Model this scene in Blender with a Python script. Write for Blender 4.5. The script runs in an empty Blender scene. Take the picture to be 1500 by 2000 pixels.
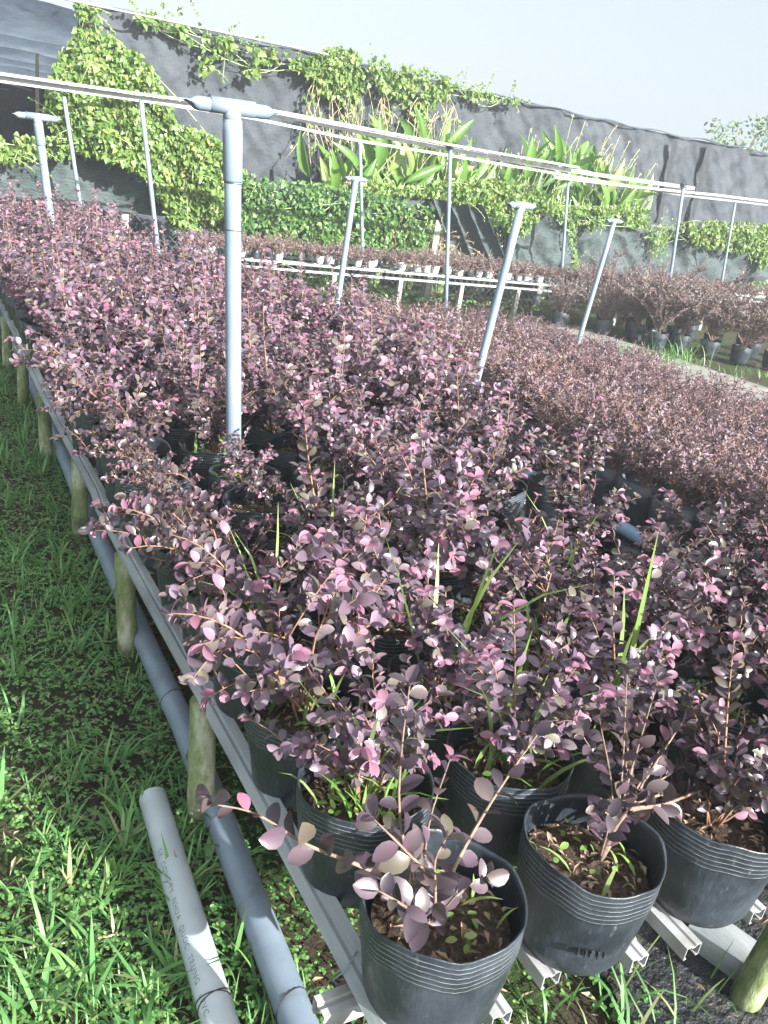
import bpy, math, random
import numpy as np
from mathutils import Matrix, Vector

# ------------------------------------------------------------------ camera, sky, sun
scene = bpy.context.scene
COL = scene.collection
PI = math.pi
EYE = np.array([0.0, 0.0, 1.6])
FPX = 1625.53
def _n(v): return v / np.linalg.norm(v)
_x = _n(np.array([2950.0, -220.0, FPX])); _y = _n(np.array([-955.0, -795.0, FPX]))
_z = np.cross(_x, _y); _z = _z if _z[1] < 0 else -_z
R = np.array([_x, _y, _n(_z)])
cam = bpy.data.cameras.new('camera'); cam_o = bpy.data.objects.new('camera', cam); COL.objects.link(cam_o)
M = Matrix.Identity(4)
for i in range(3):
    M[i][0] = R[i][0]; M[i][1] = -R[i][1]; M[i][2] = -R[i][2]; M[i][3] = EYE[i]
cam_o.matrix_world = M
cam.sensor_fit = 'VERTICAL'; cam.sensor_height = 36.0; cam.lens = 36.0 * FPX / 2000.0
cam.clip_start = 0.05; cam.clip_end = 2000
scene.camera = cam_o
SUN_EL = math.radians(25)
SUN_DIR = np.array([0.30, -0.95, 0.0]); SUN_DIR = SUN_DIR / np.linalg.norm(SUN_DIR) * math.cos(SUN_EL); SUN_DIR[2] = math.sin(SUN_EL)
w = bpy.data.worlds.new('World'); scene.world = w; w.use_nodes = True
nt = w.node_tree; nt.nodes.clear()
sky = nt.nodes.new('ShaderNodeTexSky'); sky.sky_type = 'NISHITA'; sky.sun_disc = False
sky.sun_elevation = SUN_EL; sky.sun_rotation = math.atan2(SUN_DIR[0], SUN_DIR[1])
sky.air_density = 1.0; sky.dust_density = 4.0; sky.ozone_density = 1.0
hsv = nt.nodes.new('ShaderNodeHueSaturation'); hsv.inputs['Saturation'].default_value = 0.45
bg = nt.nodes.new('ShaderNodeBackground'); bg.inputs['Strength'].default_value = 0.08
wo = nt.nodes.new('ShaderNodeOutputWorld')
veil = nt.nodes.new('ShaderNodeMix'); veil.data_type = 'RGBA'; veil.inputs[0].default_value = 0.62;    # even pale veil; its brightening toward the unseen sun side is added fill
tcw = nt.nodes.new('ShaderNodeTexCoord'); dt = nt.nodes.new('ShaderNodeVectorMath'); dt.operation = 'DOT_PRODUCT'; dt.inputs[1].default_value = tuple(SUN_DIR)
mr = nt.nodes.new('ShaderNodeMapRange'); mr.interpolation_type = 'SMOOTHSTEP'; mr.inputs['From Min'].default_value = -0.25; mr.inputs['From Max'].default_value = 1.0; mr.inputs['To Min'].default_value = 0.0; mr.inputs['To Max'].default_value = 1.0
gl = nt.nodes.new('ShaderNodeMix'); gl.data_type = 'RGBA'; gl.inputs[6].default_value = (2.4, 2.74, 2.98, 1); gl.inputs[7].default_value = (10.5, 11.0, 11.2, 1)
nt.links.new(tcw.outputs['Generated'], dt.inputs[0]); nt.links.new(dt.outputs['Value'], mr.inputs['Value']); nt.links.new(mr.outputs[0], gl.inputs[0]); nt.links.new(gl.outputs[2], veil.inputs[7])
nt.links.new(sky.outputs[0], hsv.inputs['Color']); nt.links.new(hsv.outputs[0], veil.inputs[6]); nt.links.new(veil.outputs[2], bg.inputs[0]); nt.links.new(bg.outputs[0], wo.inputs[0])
sun = bpy.data.lights.new('sun', 'SUN'); sun.energy = 4.6; sun.angle = math.radians(0.55); sun.color = (1.0, 0.975, 0.93)
so = bpy.data.objects.new('sun', sun); COL.objects.link(so)
so.rotation_euler = Vector(SUN_DIR).to_track_quat('Z', 'Y').to_euler()
scene.view_settings.view_transform = 'Standard'; scene.view_settings.look = 'None'
scene.view_settings.exposure = 1.9; scene.view_settings.gamma = 1.0
scene.cycles.max_bounces = 6; scene.cycles.diffuse_bounces = 3; scene.cycles.transmission_bounces = 3; scene.cycles.transparent_max_bounces = 6

def at(u, v, Y):
    """photo pixel (1500x2000) -> point on the upright plane y = Y"""
    d = R @ np.array([u - 750.0, v - 1000.0, FPX]); t = Y / d[1]; return EYE + t * d
def atz(u, v, z):
    d = R @ np.array([u - 750.0, v - 1000.0, FPX]); t = (z - EYE[2]) / d[2]; return EYE + t * d

rng = np.random.default_rng(7); random.seed(7)

# ------------------------------------------------------------------ materials
MATS = {}
def node(nt, t, **k):
    n = nt.nodes.new(t)
    for a, b in k.items(): setattr(n, a, b)
    return n
def base_mat(name, rough=0.6, spec=0.5):
    m = bpy.data.materials.new(name); m.use_nodes = True; t = m.node_tree
    b = t.nodes['Principled BSDF']; b.inputs['Roughness'].default_value = rough; b.inputs['Specular IOR Level'].default_value = spec
    MATS[name] = m; return m, t, b
def ramp(t, stops):
    r = node(t, 'ShaderNodeValToRGB'); e = r.color_ramp.elements
    while len(e) < len(stops): e.new(0.5)
    for i, (p, c) in enumerate(stops): e[i].position = p; e[i].color = (*c, 1)
    return r
def noise(t, scale, detail=4, rough=0.6, coord='Object', stretch=None):
    tc = node(t, 'ShaderNodeTexCoord'); n = node(t, 'ShaderNodeTexNoise')
    n.inputs['Scale'].default_value = scale; n.inputs['Detail'].default_value = detail; n.inputs['Roughness'].default_value = rough
    if stretch:
        mp = node(t, 'ShaderNodeMapping'); mp.inputs['Scale'].default_value = stretch
        t.links.new(tc.outputs[coord], mp.inputs[0]); t.links.new(mp.outputs[0], n.inputs['Vector'])
    else: t.links.new(tc.outputs[coord], n.inputs['Vector'])
    return n
def bump(t, b, src, strength=0.3, dist=0.01):
    bp = node(t, 'ShaderNodeBump'); bp.inputs['Strength'].default_value = strength; bp.inputs['Distance'].default_value = dist
    t.links.new(src, bp.inputs['Height']); t.links.new(bp.outputs[0], b.inputs['Normal'])
def noisy(name, stops, scale, rough=0.6, spec=0.5, bmp=0.0, dist=0.005, detail=5, stretch=None, scale2=None):
    m, t, b = base_mat(name, rough, spec)
    n = noise(t, scale, detail, stretch=stretch); r = ramp(t, stops)
    t.links.new(n.outputs['Fac'], r.inputs[0]); t.links.new(r.outputs[0], b.inputs['Base Color'])
    if bmp:
        n2 = noise(t, scale2 or scale * 4, 5, stretch=stretch); bump(t, b, n2.outputs['Fac'], bmp, dist)
    return m
def leafmat(name, stops, under, rough=0.4, spec=0.5, trans=0.3, tcol=None, sheen=0.0):
    """each leaf (mesh island) takes its own shade; paler under side; light passes through"""
    m, t, b = base_mat(name, rough, spec)
    g = node(t, 'ShaderNodeNewGeometry'); r = ramp(t, stops); t.links.new(g.outputs['Random Per Island'], r.inputs[0])
    mx = node(t, 'ShaderNodeMix', data_type='RGBA'); t.links.new(g.outputs['Backfacing'], mx.inputs[0])
    n = noise(t, 60, 2)
    vm = node(t, 'ShaderNodeMix', data_type='RGBA', blend_type='MULTIPLY'); vm.inputs[0].default_value = 0.35
    t.links.new(r.outputs[0], vm.inputs[6]); t.links.new(n.outputs['Color'], vm.inputs[7])
    t.links.new(vm.outputs[2], mx.inputs[6]); mx.inputs[7].default_value = (*under, 1)
    t.links.new(mx.outputs[2], b.inputs['Base Color'])
    tr = node(t, 'ShaderNodeBsdfTranslucent')
    if tcol: tr.inputs[0].default_value = (*tcol, 1)
    else: t.links.new(r.outputs[0], tr.inputs[0])
    ms = node(t, 'ShaderNodeMixShader'); ms.inputs[0].default_value = trans
    out = t.nodes['Material Output']
    t.links.new(b.outputs[0], ms.inputs[1]); t.links.new(tr.outputs[0], ms.inputs[2]); t.links.new(ms.outputs[0], out.inputs[0])
    return m
leafmat('purple_leaf', [(0, (.05, .036, .055)), (.35, (.13, .088, .124)), (.65, (.22, .147, .204)), (.85, (.16, .128, .13)), (1, (.165, .15, .11))], (.16, .12, .13), .38, .5, .2)
leafmat('plum_leaf', [(0, (.028, .02, .03)), (.35, (.062, .041, .056)), (.6, (.105, .068, .092)), (.85, (.095, .072, .07)), (1, (.105, .092, .062))], (.095, .07, .072), .36, .6, .16)
leafmat('young_leaf', [(0, (.26, .11, .17)), (.5, (.35, .175, .25)), (1, (.28, .155, .205))], (.34, .18, .22), .5, .4, .28)
leafmat('small_leaf', [(0, (.09, .06, .078)), (.4, (.175, .118, .145)), (.75, (.255, .168, .205)), (.9, (.17, .15, .11)), (1, (.31, .20, .25))], (.19, .14, .14), .5, .5, .2)
leafmat('dusky_leaf', [(0, (.09, .06, .07)), (.4, (.18, .125, .13)), (.8, (.26, .18, .185)), (1, (.16, .22, .08))], (.22, .17, .17), .5, .5, .2)
leafmat('vine_leaf', [(0, (.075, .165, .03)), (.4, (.155, .265, .055)), (.8, (.235, .335, .085)), (1, (.31, .34, .12))], (.22, .31, .11), .42, .5, .36)
leafmat('hedge_leaf', [(0, (.045, .13, .03)), (.5, (.095, .21, .05)), (1, (.18, .29, .075))], (.16, .25, .085), .4, .5, .34)
leafmat('broad_leaf', [(0, (.08, .20, .035)), (.5, (.16, .31, .055)), (.85, (.25, .36, .09)), (1, (.28, .27, .11))], (.18, .29, .09), .35, .5, .4)
leafmat('grass_blade', [(0, (.07, .20, .06)), (.5, (.13, .31, .09)), (.85, (.20, .37, .12)), (1, (.30, .30, .15))], (.15, .27, .08), .45, .4, .3)
leafmat('clover_leaf', [(0, (.07, .20, .06)), (.5, (.13, .30, .08)), (1, (.23, .37, .12))], (.15, .27, .09), .5, .4, .3)
leafmat('weed_leaf', [(0, (.12, .27, .05)), (.5, (.21, .37, .08)), (1, (.32, .40, .14))], (.24, .37, .12), .45, .4, .35)
leafmat('tree_leaf', [(0, (.06, .14, .05)), (.5, (.10, .20, .08)), (1, (.2, .28, .09))], (.14, .2, .1), .4, .5, .25)
leafmat('dry_leaf', [(0, (.22, .17, .10)), (.5, (.36, .30, .18)), (1, (.46, .42, .28))], (.34, .26, .17), .7, .3, .2)
noisy('twig', [(.3, (.16, .085, .055)), (.7, (.30, .17, .11))], 40, .7, .3)
noisy('bark', [(.3, (.12, .08, .06)), (.7, (.26, .19, .15))], 60, .8, .2, .4)
noisy('dry_stem', [(.3, (.30, .22, .13)), (.7, (.48, .40, .27))], 20, .8, .2)
noisy('green_stem', [(.3, (.22, .32, .12)), (.7, (.38, .46, .22))], 20, .6, .3)
def bagmat(name, dark, pale):
    m, t, b = base_mat(name, .38, .5)
    n = noise(t, 9, 6, .65); r = ramp(t, [(.35, dark), (.62, pale), (.8, tuple(c * 1.6 for c in pale))])
    n2 = noise(t, 70, 4, .7, stretch=(1, 1, .25)); r2 = ramp(t, [(.62, (0, 0, 0)), (.75, (.09, .09, .085))])
    ad = node(t, 'ShaderNodeMix', data_type='RGBA', blend_type='ADD'); ad.inputs[0].default_value = 1
    t.links.new(n.outputs['Fac'], r.inputs[0]); t.links.new(n2.outputs['Fac'], r2.inputs[0])
    t.links.new(r.outputs[0], ad.inputs[6]); t.links.new(r2.outputs[0], ad.inputs[7]); t.links.new(ad.outputs[2], b.inputs['Base Color'])
    rr = ramp(t, [(.3, (.28,) * 3), (.7, (.55,) * 3)]); t.links.new(n.outputs['Fac'], rr.inputs[0]); t.links.new(rr.outputs[0], b.inputs['Roughness'])
    n3 = noise(t, 16, 4, .6, stretch=(1, 1, .45)); bump(t, b, n3.outputs['Fac'], .32, .02)
bagmat('bag_plastic', (.011, .015, .020), (.030, .039, .050))
noisy('bag_ridge', [(.3, (.06, .065, .07)), (.6, (.30, .32, .33))], 45, .5, .5)
m, t, b = base_mat('potting_soil', .95, .2)
n = noise(t, 90, 6, .75); r = ramp(t, [(.3, (.018, .013, .01)), (.5, (.07, .048, .035)), (.66, (.17, .12, .085)), (.8, (.30, .24, .17))])
t.links.new(n.outputs['Fac'], r.inputs[0]); t.links.new(r.outputs[0], b.inputs['Base Color']); bump(t, b, n.outputs['Fac'], 1.0, .015)
noisy('bark_chip', [(.2, (.08, .05, .035)), (.5, (.24, .17, .12)), (.8, (.42, .34, .26))], 3, .9, .2)
m, t, b = base_mat('earth', .95, .15)
n = noise(t, 3.5, 6, .65); r = ramp(t, [(.33, (.035, .028, .018)), (.46, (.085, .064, .045)), (.56, (.05, .08, .025)), (.72, (.045, .10, .022))])
n2 = noise(t, 40, 6, .7); bump(t, b, n2.outputs['Fac'], .9, .03)
mm = node(t, 'ShaderNodeMix', data_type='RGBA', blend_type='MULTIPLY'); mm.inputs[0].default_value = .6
t.links.new(n.outputs['Fac'], r.inputs[0]); t.links.new(r.outputs[0], mm.inputs[6]); t.links.new(n2.outputs['Color'], mm.inputs[7]); t.links.new(mm.outputs[2], b.inputs['Base Color'])
m, t, b = base_mat('black_mat', .4, .5)
n = noise(t, 12, 6, .7); r = ramp(t, [(.35, (.012, .014, .016)), (.55, (.03, .032, .034)), (.72, (.085, .07, .052))])
t.links.new(n.outputs['Fac'], r.inputs[0]); t.links.new(r.outputs[0], b.inputs['Base Color'])
n2 = noise(t, 22, 4, .6); bump(t, b, n2.outputs['Fac'], .9, .03)
noisy('grey_pvc', [(.28, (.11, .13, .14)), (.42, (.155, .20, .25)), (.65, (.19, .24, .295)), (.8, (.24, .29, .33))], 9, .42, .5, detail=8, stretch=(1, 1, .4))
noisy('blue_pvc', [(.3, (.12, .20, .30)), (.7, (.20, .29, .40))], 8, .4, .5)
noisy('pale_pvc', [(.27, (.16, .17, .16)), (.38, (.33, .38, .41)), (.65, (.42, .47, .50))], 5, .4, .5)
noisy('white_metal', [(.35, (.22, .22, .21)), (.6, (.31, .32, .33)), (.75, (.38, .39, .40))], 14, .45, .5)
noisy('rust_stain', [(.3, (.35, .22, .12)), (.7, (.55, .45, .35))], 30, .7, .3)
noisy('grey_bar', [(.3, (.17, .19, .19)), (.55, (.26, .29, .30)), (.75, (.34, .36, .35))], 18, .7, .3, .4, .004, stretch=(1, .2, 1))
m, t, b = base_mat('mossy_post', .85, .2)
n = noise(t, 13, 8, .7, stretch=(1, 1, .4)); r = ramp(t, [(.32, (.05, .06, .035)), (.42, (.12, .16, .065)), (.52, (.20, .24, .12)), (.6, (.33, .35, .26)), (.72, (.46, .46, .40))])
t.links.new(n.outputs['Fac'], r.inputs[0]); t.links.new(r.outputs[0], b.inputs['Base Color']); n2 = noise(t, 45, 6, .7, stretch=(1, 1, .3)); bump(t, b, n2.outputs['Fac'], .8, .008)
noisy('concrete', [(.3, (.15, .15, .13)), (.7, (.29, .29, .27))], 12, .9, .2, .5, .01)
noisy('print_ink', [(.4, (.10, .115, .14)), (.62, (.22, .25, .28))], 200, .7, .2)
noisy('tie_wire', [(.3, (.02, .02, .025)), (.7, (.05, .05, .06))], 30, .6, .3)
noisy('white_foam', [(.3, (.25, .26, .27)), (.7, (.45, .46, .47))], 10, .7, .3)
def netmat(name, c1, c2, trans, weave=False):
    m, t, b = base_mat(name, .75, .25)
    n = noise(t, 1.3, 6, .65); r = ramp(t, [(.3, c1), (.7, c2)]); t.links.new(n.outputs['Fac'], r.inputs[0])
    n2 = noise(t, 30, 4, .7, stretch=(.12, 1, 3.2))
    mm = node(t, 'ShaderNodeMix', data_type='RGBA', blend_type='OVERLAY'); mm.inputs[0].default_value = .55
    t.links.new(r.outputs[0], mm.inputs[6]); t.links.new(n2.outputs['Color'], mm.inputs[7])
    hs = node(t, 'ShaderNodeHueSaturation'); hs.inputs['Saturation'].default_value = .7; t.links.new(mm.outputs[2], hs.inputs['Color'])
    t.links.new(hs.outputs[0], b.inputs['Base Color'])
    tr = node(t, 'ShaderNodeBsdfTranslucent'); t.links.new(hs.outputs[0], tr.inputs[0])
    ms = node(t, 'ShaderNodeMixShader'); ms.inputs[0].default_value = trans; out = t.nodes['Material Output']
    t.links.new(b.outputs[0], ms.inputs[1]); t.links.new(tr.outputs[0], ms.inputs[2]); t.links.new(ms.outputs[0], out.inputs[0])
    n3 = noise(t, 5, 5, .6); bump(t, b, n3.outputs['Fac'], .5, .08)
    if weave:   # knitted rows
        tc = node(t, 'ShaderNodeTexCoord'); wv = node(t, 'ShaderNodeTexWave', bands_direction='Z'); wv.inputs['Scale'].default_value = 9; wv.inputs['Distortion'].default_value = 9; wv.inputs['Detail'].default_value = 2; wv.inputs['Detail Scale'].default_value = .8
        t.links.new(tc.outputs['Object'], wv.inputs[0]); r3 = ramp(t, [(.25, (.5, .5, .5)), (.7, (1.25, 1.25, 1.25))]); t.links.new(wv.outputs['Fac'], r3.inputs[0])
        m4 = node(t, 'ShaderNodeMix', data_type='RGBA', blend_type='MULTIPLY'); m4.inputs[0].default_value = .38; t.links.new(hs.outputs[0], m4.inputs[6]); t.links.new(r3.outputs[0], m4.inputs[7]); t.links.new(m4.outputs[2], b.inputs['Base Color'])
netmat('shade_cloth', (.024, .033, .043), (.056, .070, .086), .1)
netmat('green_net', (.032, .055, .058), (.060, .090, .092), .1, True)
netmat('roof_cloth', (.07, .11, .16), (.17, .23, .31), .6)
noisy('dark_seam', [(.3, (.02, .022, .026)), (.7, (.045, .05, .055))], 10, .8, .2)

# ------------------------------------------------------------------ mesh helpers
class MB:
    """collects quads/tris (numpy blocks) and builds ONE mesh object"""
    def __init__(s): s.v = []; s.f4 = []; s.f3 = []; s.m4 = []; s.m3 = []; s.n = 0; s.sm = True
    def add(s, v, f4=None, f3=None, mat=0):
        v = np.asarray(v, float).reshape(-1, 3); s.v.append(v)
        if f4 is not None and len(f4):
            f4 = np.asarray(f4, int); s.f4.append(f4 + s.n); s.m4.append(np.broadcast_to(np.asarray(mat, int), (len(f4),)).copy())
        if f3 is not None and len(f3):
            f3 = np.asarray(f3, int); s.f3.append(f3 + s.n); s.m3.append(np.broadcast_to(np.asarray(mat, int), (len(f3),)).copy())
        s.n += len(v); return s
    def tube(s, pts, rad, seg=8, mat=0, cap=True):
        pts = np.asarray(pts, float); k = len(pts); rad = np.broadcast_to(np.asarray(rad, float), (k,))
        tg = np.gradient(pts, axis=0); tg /= np.linalg.norm(tg, axis=1)[:, None] + 1e-12
        ref = np.array([0, 0, 1.0]) if abs(tg[0][2]) < .9 else np.array([1.0, 0, 0])
        A = np.linspace(0, 2 * PI, seg, endpoint=False); vs = []
        for i in range(k):
            a = np.cross(tg[i], ref); a /= np.linalg.norm(a) + 1e-12; bb = np.cross(tg[i], a)
            vs.append(pts[i] + rad[i] * (np.cos(A)[:, None] * a + np.sin(A)[:, None] * bb))
        v = np.concatenate(vs); f = []
        for i in range(k - 1):
            for j in range(seg):
                f.append((i * seg + j, i * seg + (j + 1) % seg, (i + 1) * seg + (j + 1) % seg, (i + 1) * seg + j))
        f3 = []
        if cap:
            v = np.vstack([v, pts[0], pts[-1]]); c0 = k * seg
            for j in range(seg):
                f3.append((c0, (j + 1) % seg, j)); f3.append((c0 + 1, (k - 1) * seg + j, (k - 1) * seg + (j + 1) % seg))
        return s.add(v, f, f3, mat)
    def box(s, lo, hi, mat=0):
        x0, y0, z0 = lo; x1, y1, z1 = hi
        v = [(x0, y0, z0), (x1, y0, z0), (x1, y1, z0), (x0, y1, z0), (x0, y0, z1), (x1, y0, z1), (x1, y1, z1), (x0, y1, z1)]
        return s.add(v, [(0, 3, 2, 1), (4, 5, 6, 7), (0, 1, 5, 4), (1, 2, 6, 5), (2, 3, 7, 6), (3, 0, 4, 7)], None, mat)
    def grid(s, P, mat=0):
        P = np.asarray(P, float); a, b = P.shape[:2]; i = np.arange(a * b).reshape(a, b)
        f = np.stack([i[:-1, :-1], i[1:, :-1], i[1:, 1:], i[:-1, 1:]], -1).reshape(-1, 4)
        return s.add(P.reshape(-1, 3), f, None, mat)
    def leaves(s, tpl, O, D, N, L, W, mat=0):
        """many leaves at once: template (verts, quads), origins, directions, normals, lengths, widths"""
        tv, tf = tpl; O = np.asarray(O, float); k = len(O)
        if k == 0: return s
        D = np.asarray(D, float); D = D / (np.linalg.norm(D, axis=1)[:, None] + 1e-9)
        N = np.asarray(N, float); N = N - (N * D).sum(1)[:, None] * D; N /= np.linalg.norm(N, axis=1)[:, None] + 1e-9
        S = np.cross(N, D); L = np.broadcast_to(L, (k,)); W = np.broadcast_to(W, (k,))
        V = O[:, None] + (L[:, None, None] * tv[None, :, 0:1]) * D[:, None] + (W[:, None, None] * tv[None, :, 1:2]) * S[:, None] + (L[:, None, None] * tv[None, :, 2:3]) * N[:, None]
        F = tf[None] + (np.arange(k) * len(tv))[:, None, None]
        mm = np.repeat(np.broadcast_to(np.asarray(mat, int), (k,)), len(tf))
        return s.add(V.reshape(-1, 3), F.reshape(-1, 4), None, mm)
    def mesh(s, name, mats):
        me = bpy.data.meshes.new(name); v = np.concatenate(s.v)
        f4 = np.concatenate(s.f4) if s.f4 else np.zeros((0, 4), int); f3 = np.concatenate(s.f3) if s.f3 else np.zeros((0, 3), int)
        me.vertices.add(len(v)); me.vertices.foreach_set('co', v.astype(np.float32).ravel())
        lp = np.concatenate([f4.ravel(), f3.ravel()]); me.loops.add(len(lp)); me.loops.foreach_set('vertex_index', lp.astype(np.int32))
        me.polygons.add(len(f4) + len(f3))
        st = np.concatenate([np.arange(len(f4)) * 4, len(f4) * 4 + np.arange(len(f3)) * 3])
        me.polygons.foreach_set('loop_start', st.astype(np.int32))
        mi = np.concatenate([np.concatenate(s.m4) if s.m4 else np.zeros(0, int), np.concatenate(s.m3) if s.m3 else np.zeros(0, int)])
        me.polygons.foreach_set('material_index', mi.astype(np.int32))
        me.polygons.foreach_set('use_smooth', np.full(len(mi), s.sm))
        for x in mats: me.materials.append(MATS[x])
        me.update(calc_edges=True); me.validate(); return me
    def build(s, name, mats, parent=None):
        return obj(name, s.mesh(name, mats if isinstance(mats, (list, tuple)) else [mats]), parent)
def obj(name, me, parent=None, loc=None, rz=0, sc=1):
    o = bpy.data.objects.new(name, me); COL.objects.link(o)
    if parent is not None: o.parent = parent
    if loc is not None: o.location = loc
    o.rotation_euler[2] = rz; o.scale = (sc, sc, sc); return o
def tag(o, label=None, cat=None, group=None, kind=None):
    if label: o['label'] = label
    if cat: o['category'] = cat
    if group: o['group'] = group
    if kind: o['kind'] = kind
    return o
def thing(name, label, cat, loc=(0, 0, 0), rz=0, group=None):
    o = bpy.data.objects.new(name, None); COL.objects.link(o); o.location = loc; o.rotation_euler[2] = rz; o.empty_display_size = .1
    return tag(o, label, cat, group)
def flat(mb): mb.sm = False; return mb

def leaf_tpl(rows, fold=.18, curl=.25, droop=0.0):
    """rows: (x along, half width) ; three verts a row: edge, midrib, edge"""
    v = []; f = []
    for i, (x, h) in enumerate(rows):
        z = -curl * x * x
        v += [(x, -h, z + fold * h), (x, 0, z), (x, h, z + fold * h)]
    for i in range(len(rows) - 1):
        a = 3 * i; f += [(a, a + 3, a + 4, a + 1), (a + 1, a + 4, a + 5, a + 2)]
    return np.array(v, float), np.array(f, int)
T_OVAL = leaf_tpl([(0, .02), (.09, .15), (.27, .39), (.52, .5), (.76, .45), (.93, .24), (1, .04)], .3, .22)
T_OVAL2 = leaf_tpl([(0, .02), (.09, .15), (.27, .39), (.52, .5), (.76, .45), (.93, .24), (1, .04)], .18, .45)
T_SMALL = leaf_tpl([(0, .05), (.4, .5), (1, .05)], .3, .2)
T_HEART = leaf_tpl([(0, .22), (.1, .45), (.32, .5), (.62, .34), (.86, .15), (1, .02)], .25, .3)
T_LANCE = leaf_tpl([(0, .03), (.12, .25), (.3, .47), (.5, .5), (.7, .4), (.88, .2), (1, .01)], .25, .35)
T_ROUND2 = leaf_tpl([(0, .1), (.25, .42), (.55, .5), (.85, .33), (1, .1)], .12, .15)
T_ROUND = leaf_tpl([(0, .08), (.5, .5), (1, .25)], .1, .1)
def unit(a): return a / (np.linalg.norm(a, axis=-1, keepdims=True) + 1e-9)
def blades(mb, B, az, L, Wd, lean, droop, mat=0, seg=5):
    """grass blades: base points, azimuth, length, width, lean from upright (rad), extra bend to the tip (rad)"""
    B = np.asarray(B, float); k = len(B); az = np.asarray(az); t = np.linspace(0, 1, seg)
    ang = lean[:, None] + droop[:, None] * t[None, :] ** 1.5
    step = (L / (seg - 1))[:, None]
    hx = np.concatenate([np.zeros((k, 1)), np.cumsum(np.sin(ang[:, 1:]) * step, 1)], 1); hz = np.concatenate([np.zeros((k, 1)), np.cumsum(np.cos(ang[:, 1:]) * step, 1)], 1)
    d = np.stack([np.cos(az), np.sin(az), np.zeros(k)], 1); sd = np.stack([-np.sin(az), np.cos(az), np.zeros(k)], 1)
    c = B[:, None] + hx[..., None] * d[:, None]; c[..., 2] += hz
    wv = (Wd[:, None] * np.array([.55, 1, .9, .6, .06])[None, :seg] * .5)[..., None] * sd[:, None]
    V = np.stack([c - wv, c + wv], 2).reshape(k, seg * 2, 3)
    f = np.array([(2 * i, 2 * i + 2, 2 * i + 3, 2 * i + 1) for i in range(seg - 1)])
    F = f[None] + (np.arange(k) * seg * 2)[:, None, None]
    mb.add(V.reshape(-1, 3), F.reshape(-1, 4), None, np.repeat(np.broadcast_to(np.asarray(mat, int), (k,)), seg - 1))

# ------------------------------------------------------------------ ground
def hnoise(x, y, s, seed=0):
    return (np.sin(x * s * 1.7 + seed) * np.cos(y * s * 1.3 + seed * 2.1) + .5 * np.sin(x * s * 3.9 + y * s * 2.7 + seed * 3.3) + .3 * np.cos(y * s * 7.1 - x * s * 5.3 + seed)) / 1.8
gb = MB(); gx = np.concatenate([[-400, -60, -15], np.linspace(-4, 14, 73), [30, 80, 400]]); gy = np.concatenate([[-400, -50, -6], np.linspace(-1, 16, 69), [40, 100, 500]])
GX, GY = np.meshgrid(gx, gy, indexing='ij')
gb.grid(np.stack([GX, GY, np.where((np.abs(GX) < 15) & (np.abs(GY) < 17), .012 * hnoise(GX, GY, 4, 1) - .012, -.012)], -1))
tag(gb.build('ground', ['earth']), 'damp brown earth with moss under the nursery benches', 'ground', kind='structure')
mt = MB(); mx = np.linspace(1.28, 8.3, 120); my = np.linspace(.45, 9.2, 140); GX, GY = np.meshgrid(mx, my, indexing='ij')
GX2 = GX + np.where(GX < 1.4, .09 * hnoise(GY, GY, 5, 2), 0)
mt.grid(np.stack([GX2, GY, .022 + .012 * hnoise(GX, GY, 9, 3) * np.clip(GX - 1.2, 0, 1)], -1))
tag(mt.build('weed_mat', ['black_mat']), 'black plastic weed sheet spread on the ground below the beds', 'weed mat')

# ------------------------------------------------------------------ growing bags
def bag_mesh(seed, r=.125, h=.219, wob=1.0):
    g = np.random.default_rng(seed); mb = MB(); seg = 44
    A = np.linspace(0, 2 * PI, seg, endpoint=False)
    ph = g.uniform(0, 6.28, 6)
    def shape(z):
        u = z / h
        rr = r * (.80 + .20 * min(1, u * 1.25) ** .7) if u > .06 else r * (.74 + 1.0 * u)
        k = max(0, (u - .35)) * wob
        return rr * (1 + k * (.035 * np.sin(2 * A + ph[0]) + .03 * np.sin(3 * A + ph[1]) + .004 * np.sin(7 * A + ph[2])) + .004 * np.sin(5 * A + ph[3] + 5 * u) - .05 * np.exp(-((np.angle(np.exp(1j * (A - ph[3]))) / .5) ** 2 + ((u - .4) / .25) ** 2)))
    zt = h + wob * (.006 * np.sin(2 * A + ph[4]) + .004 * np.sin(5 * A + ph[5]) + .0012 * np.sin(11 * A + ph[1]))
    us = [0, .02, .06, .13, .25, .38, .5, .6, .68]
    ridge = [.72, .765, .81, .855, .90, .94]
    rows = [(u, 0, 0) for u in us]
    for q in ridge: rows += [(q - .006, 0, 0), (q - .003, .0005, 1), (q + .0005, .0005, 0), (q + .006, 0, 0)]
    rows += [(.975, 0, 0), (1.0, .0015, 0)]
    P = []; mats = []
    for u, e, m in rows:
        rr = shape(u * h) + e; P.append(np.stack([rr * np.cos(A), rr * np.sin(A), u * zt], 1)); mats.append(m)
    for u in (.985, .94, .90, .855, .81, .765, .72):
        rr = shape(u * h) - .0035; P.append(np.stack([rr * np.cos(A), rr * np.sin(A), u * zt], 1)); mats.append(2 if u < .95 else 0)
    v = np.concatenate(P); f = []; fm = []
    for i in range(len(P) - 1):
        for j in range(seg):
            f.append((i * seg + j, i * seg + (j + 1) % seg, (i + 1) * seg + (j + 1) % seg, (i + 1) * seg + j)); fm.append(1 if mats[i] == 1 else 0)
    v = np.vstack([v, [[0, 0, 0]]]); f3 = [(len(v) - 1, (j + 1) % seg, j) for j in range(seg)]
    mb.add(v, f, None, np.array(fm)); mb.f3.append(np.array(f3)); mb.m3.append(np.zeros(len(f3), int))
    return mb.mesh('grow_bag', ['bag_plastic', 'bag_ridge'])
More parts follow.
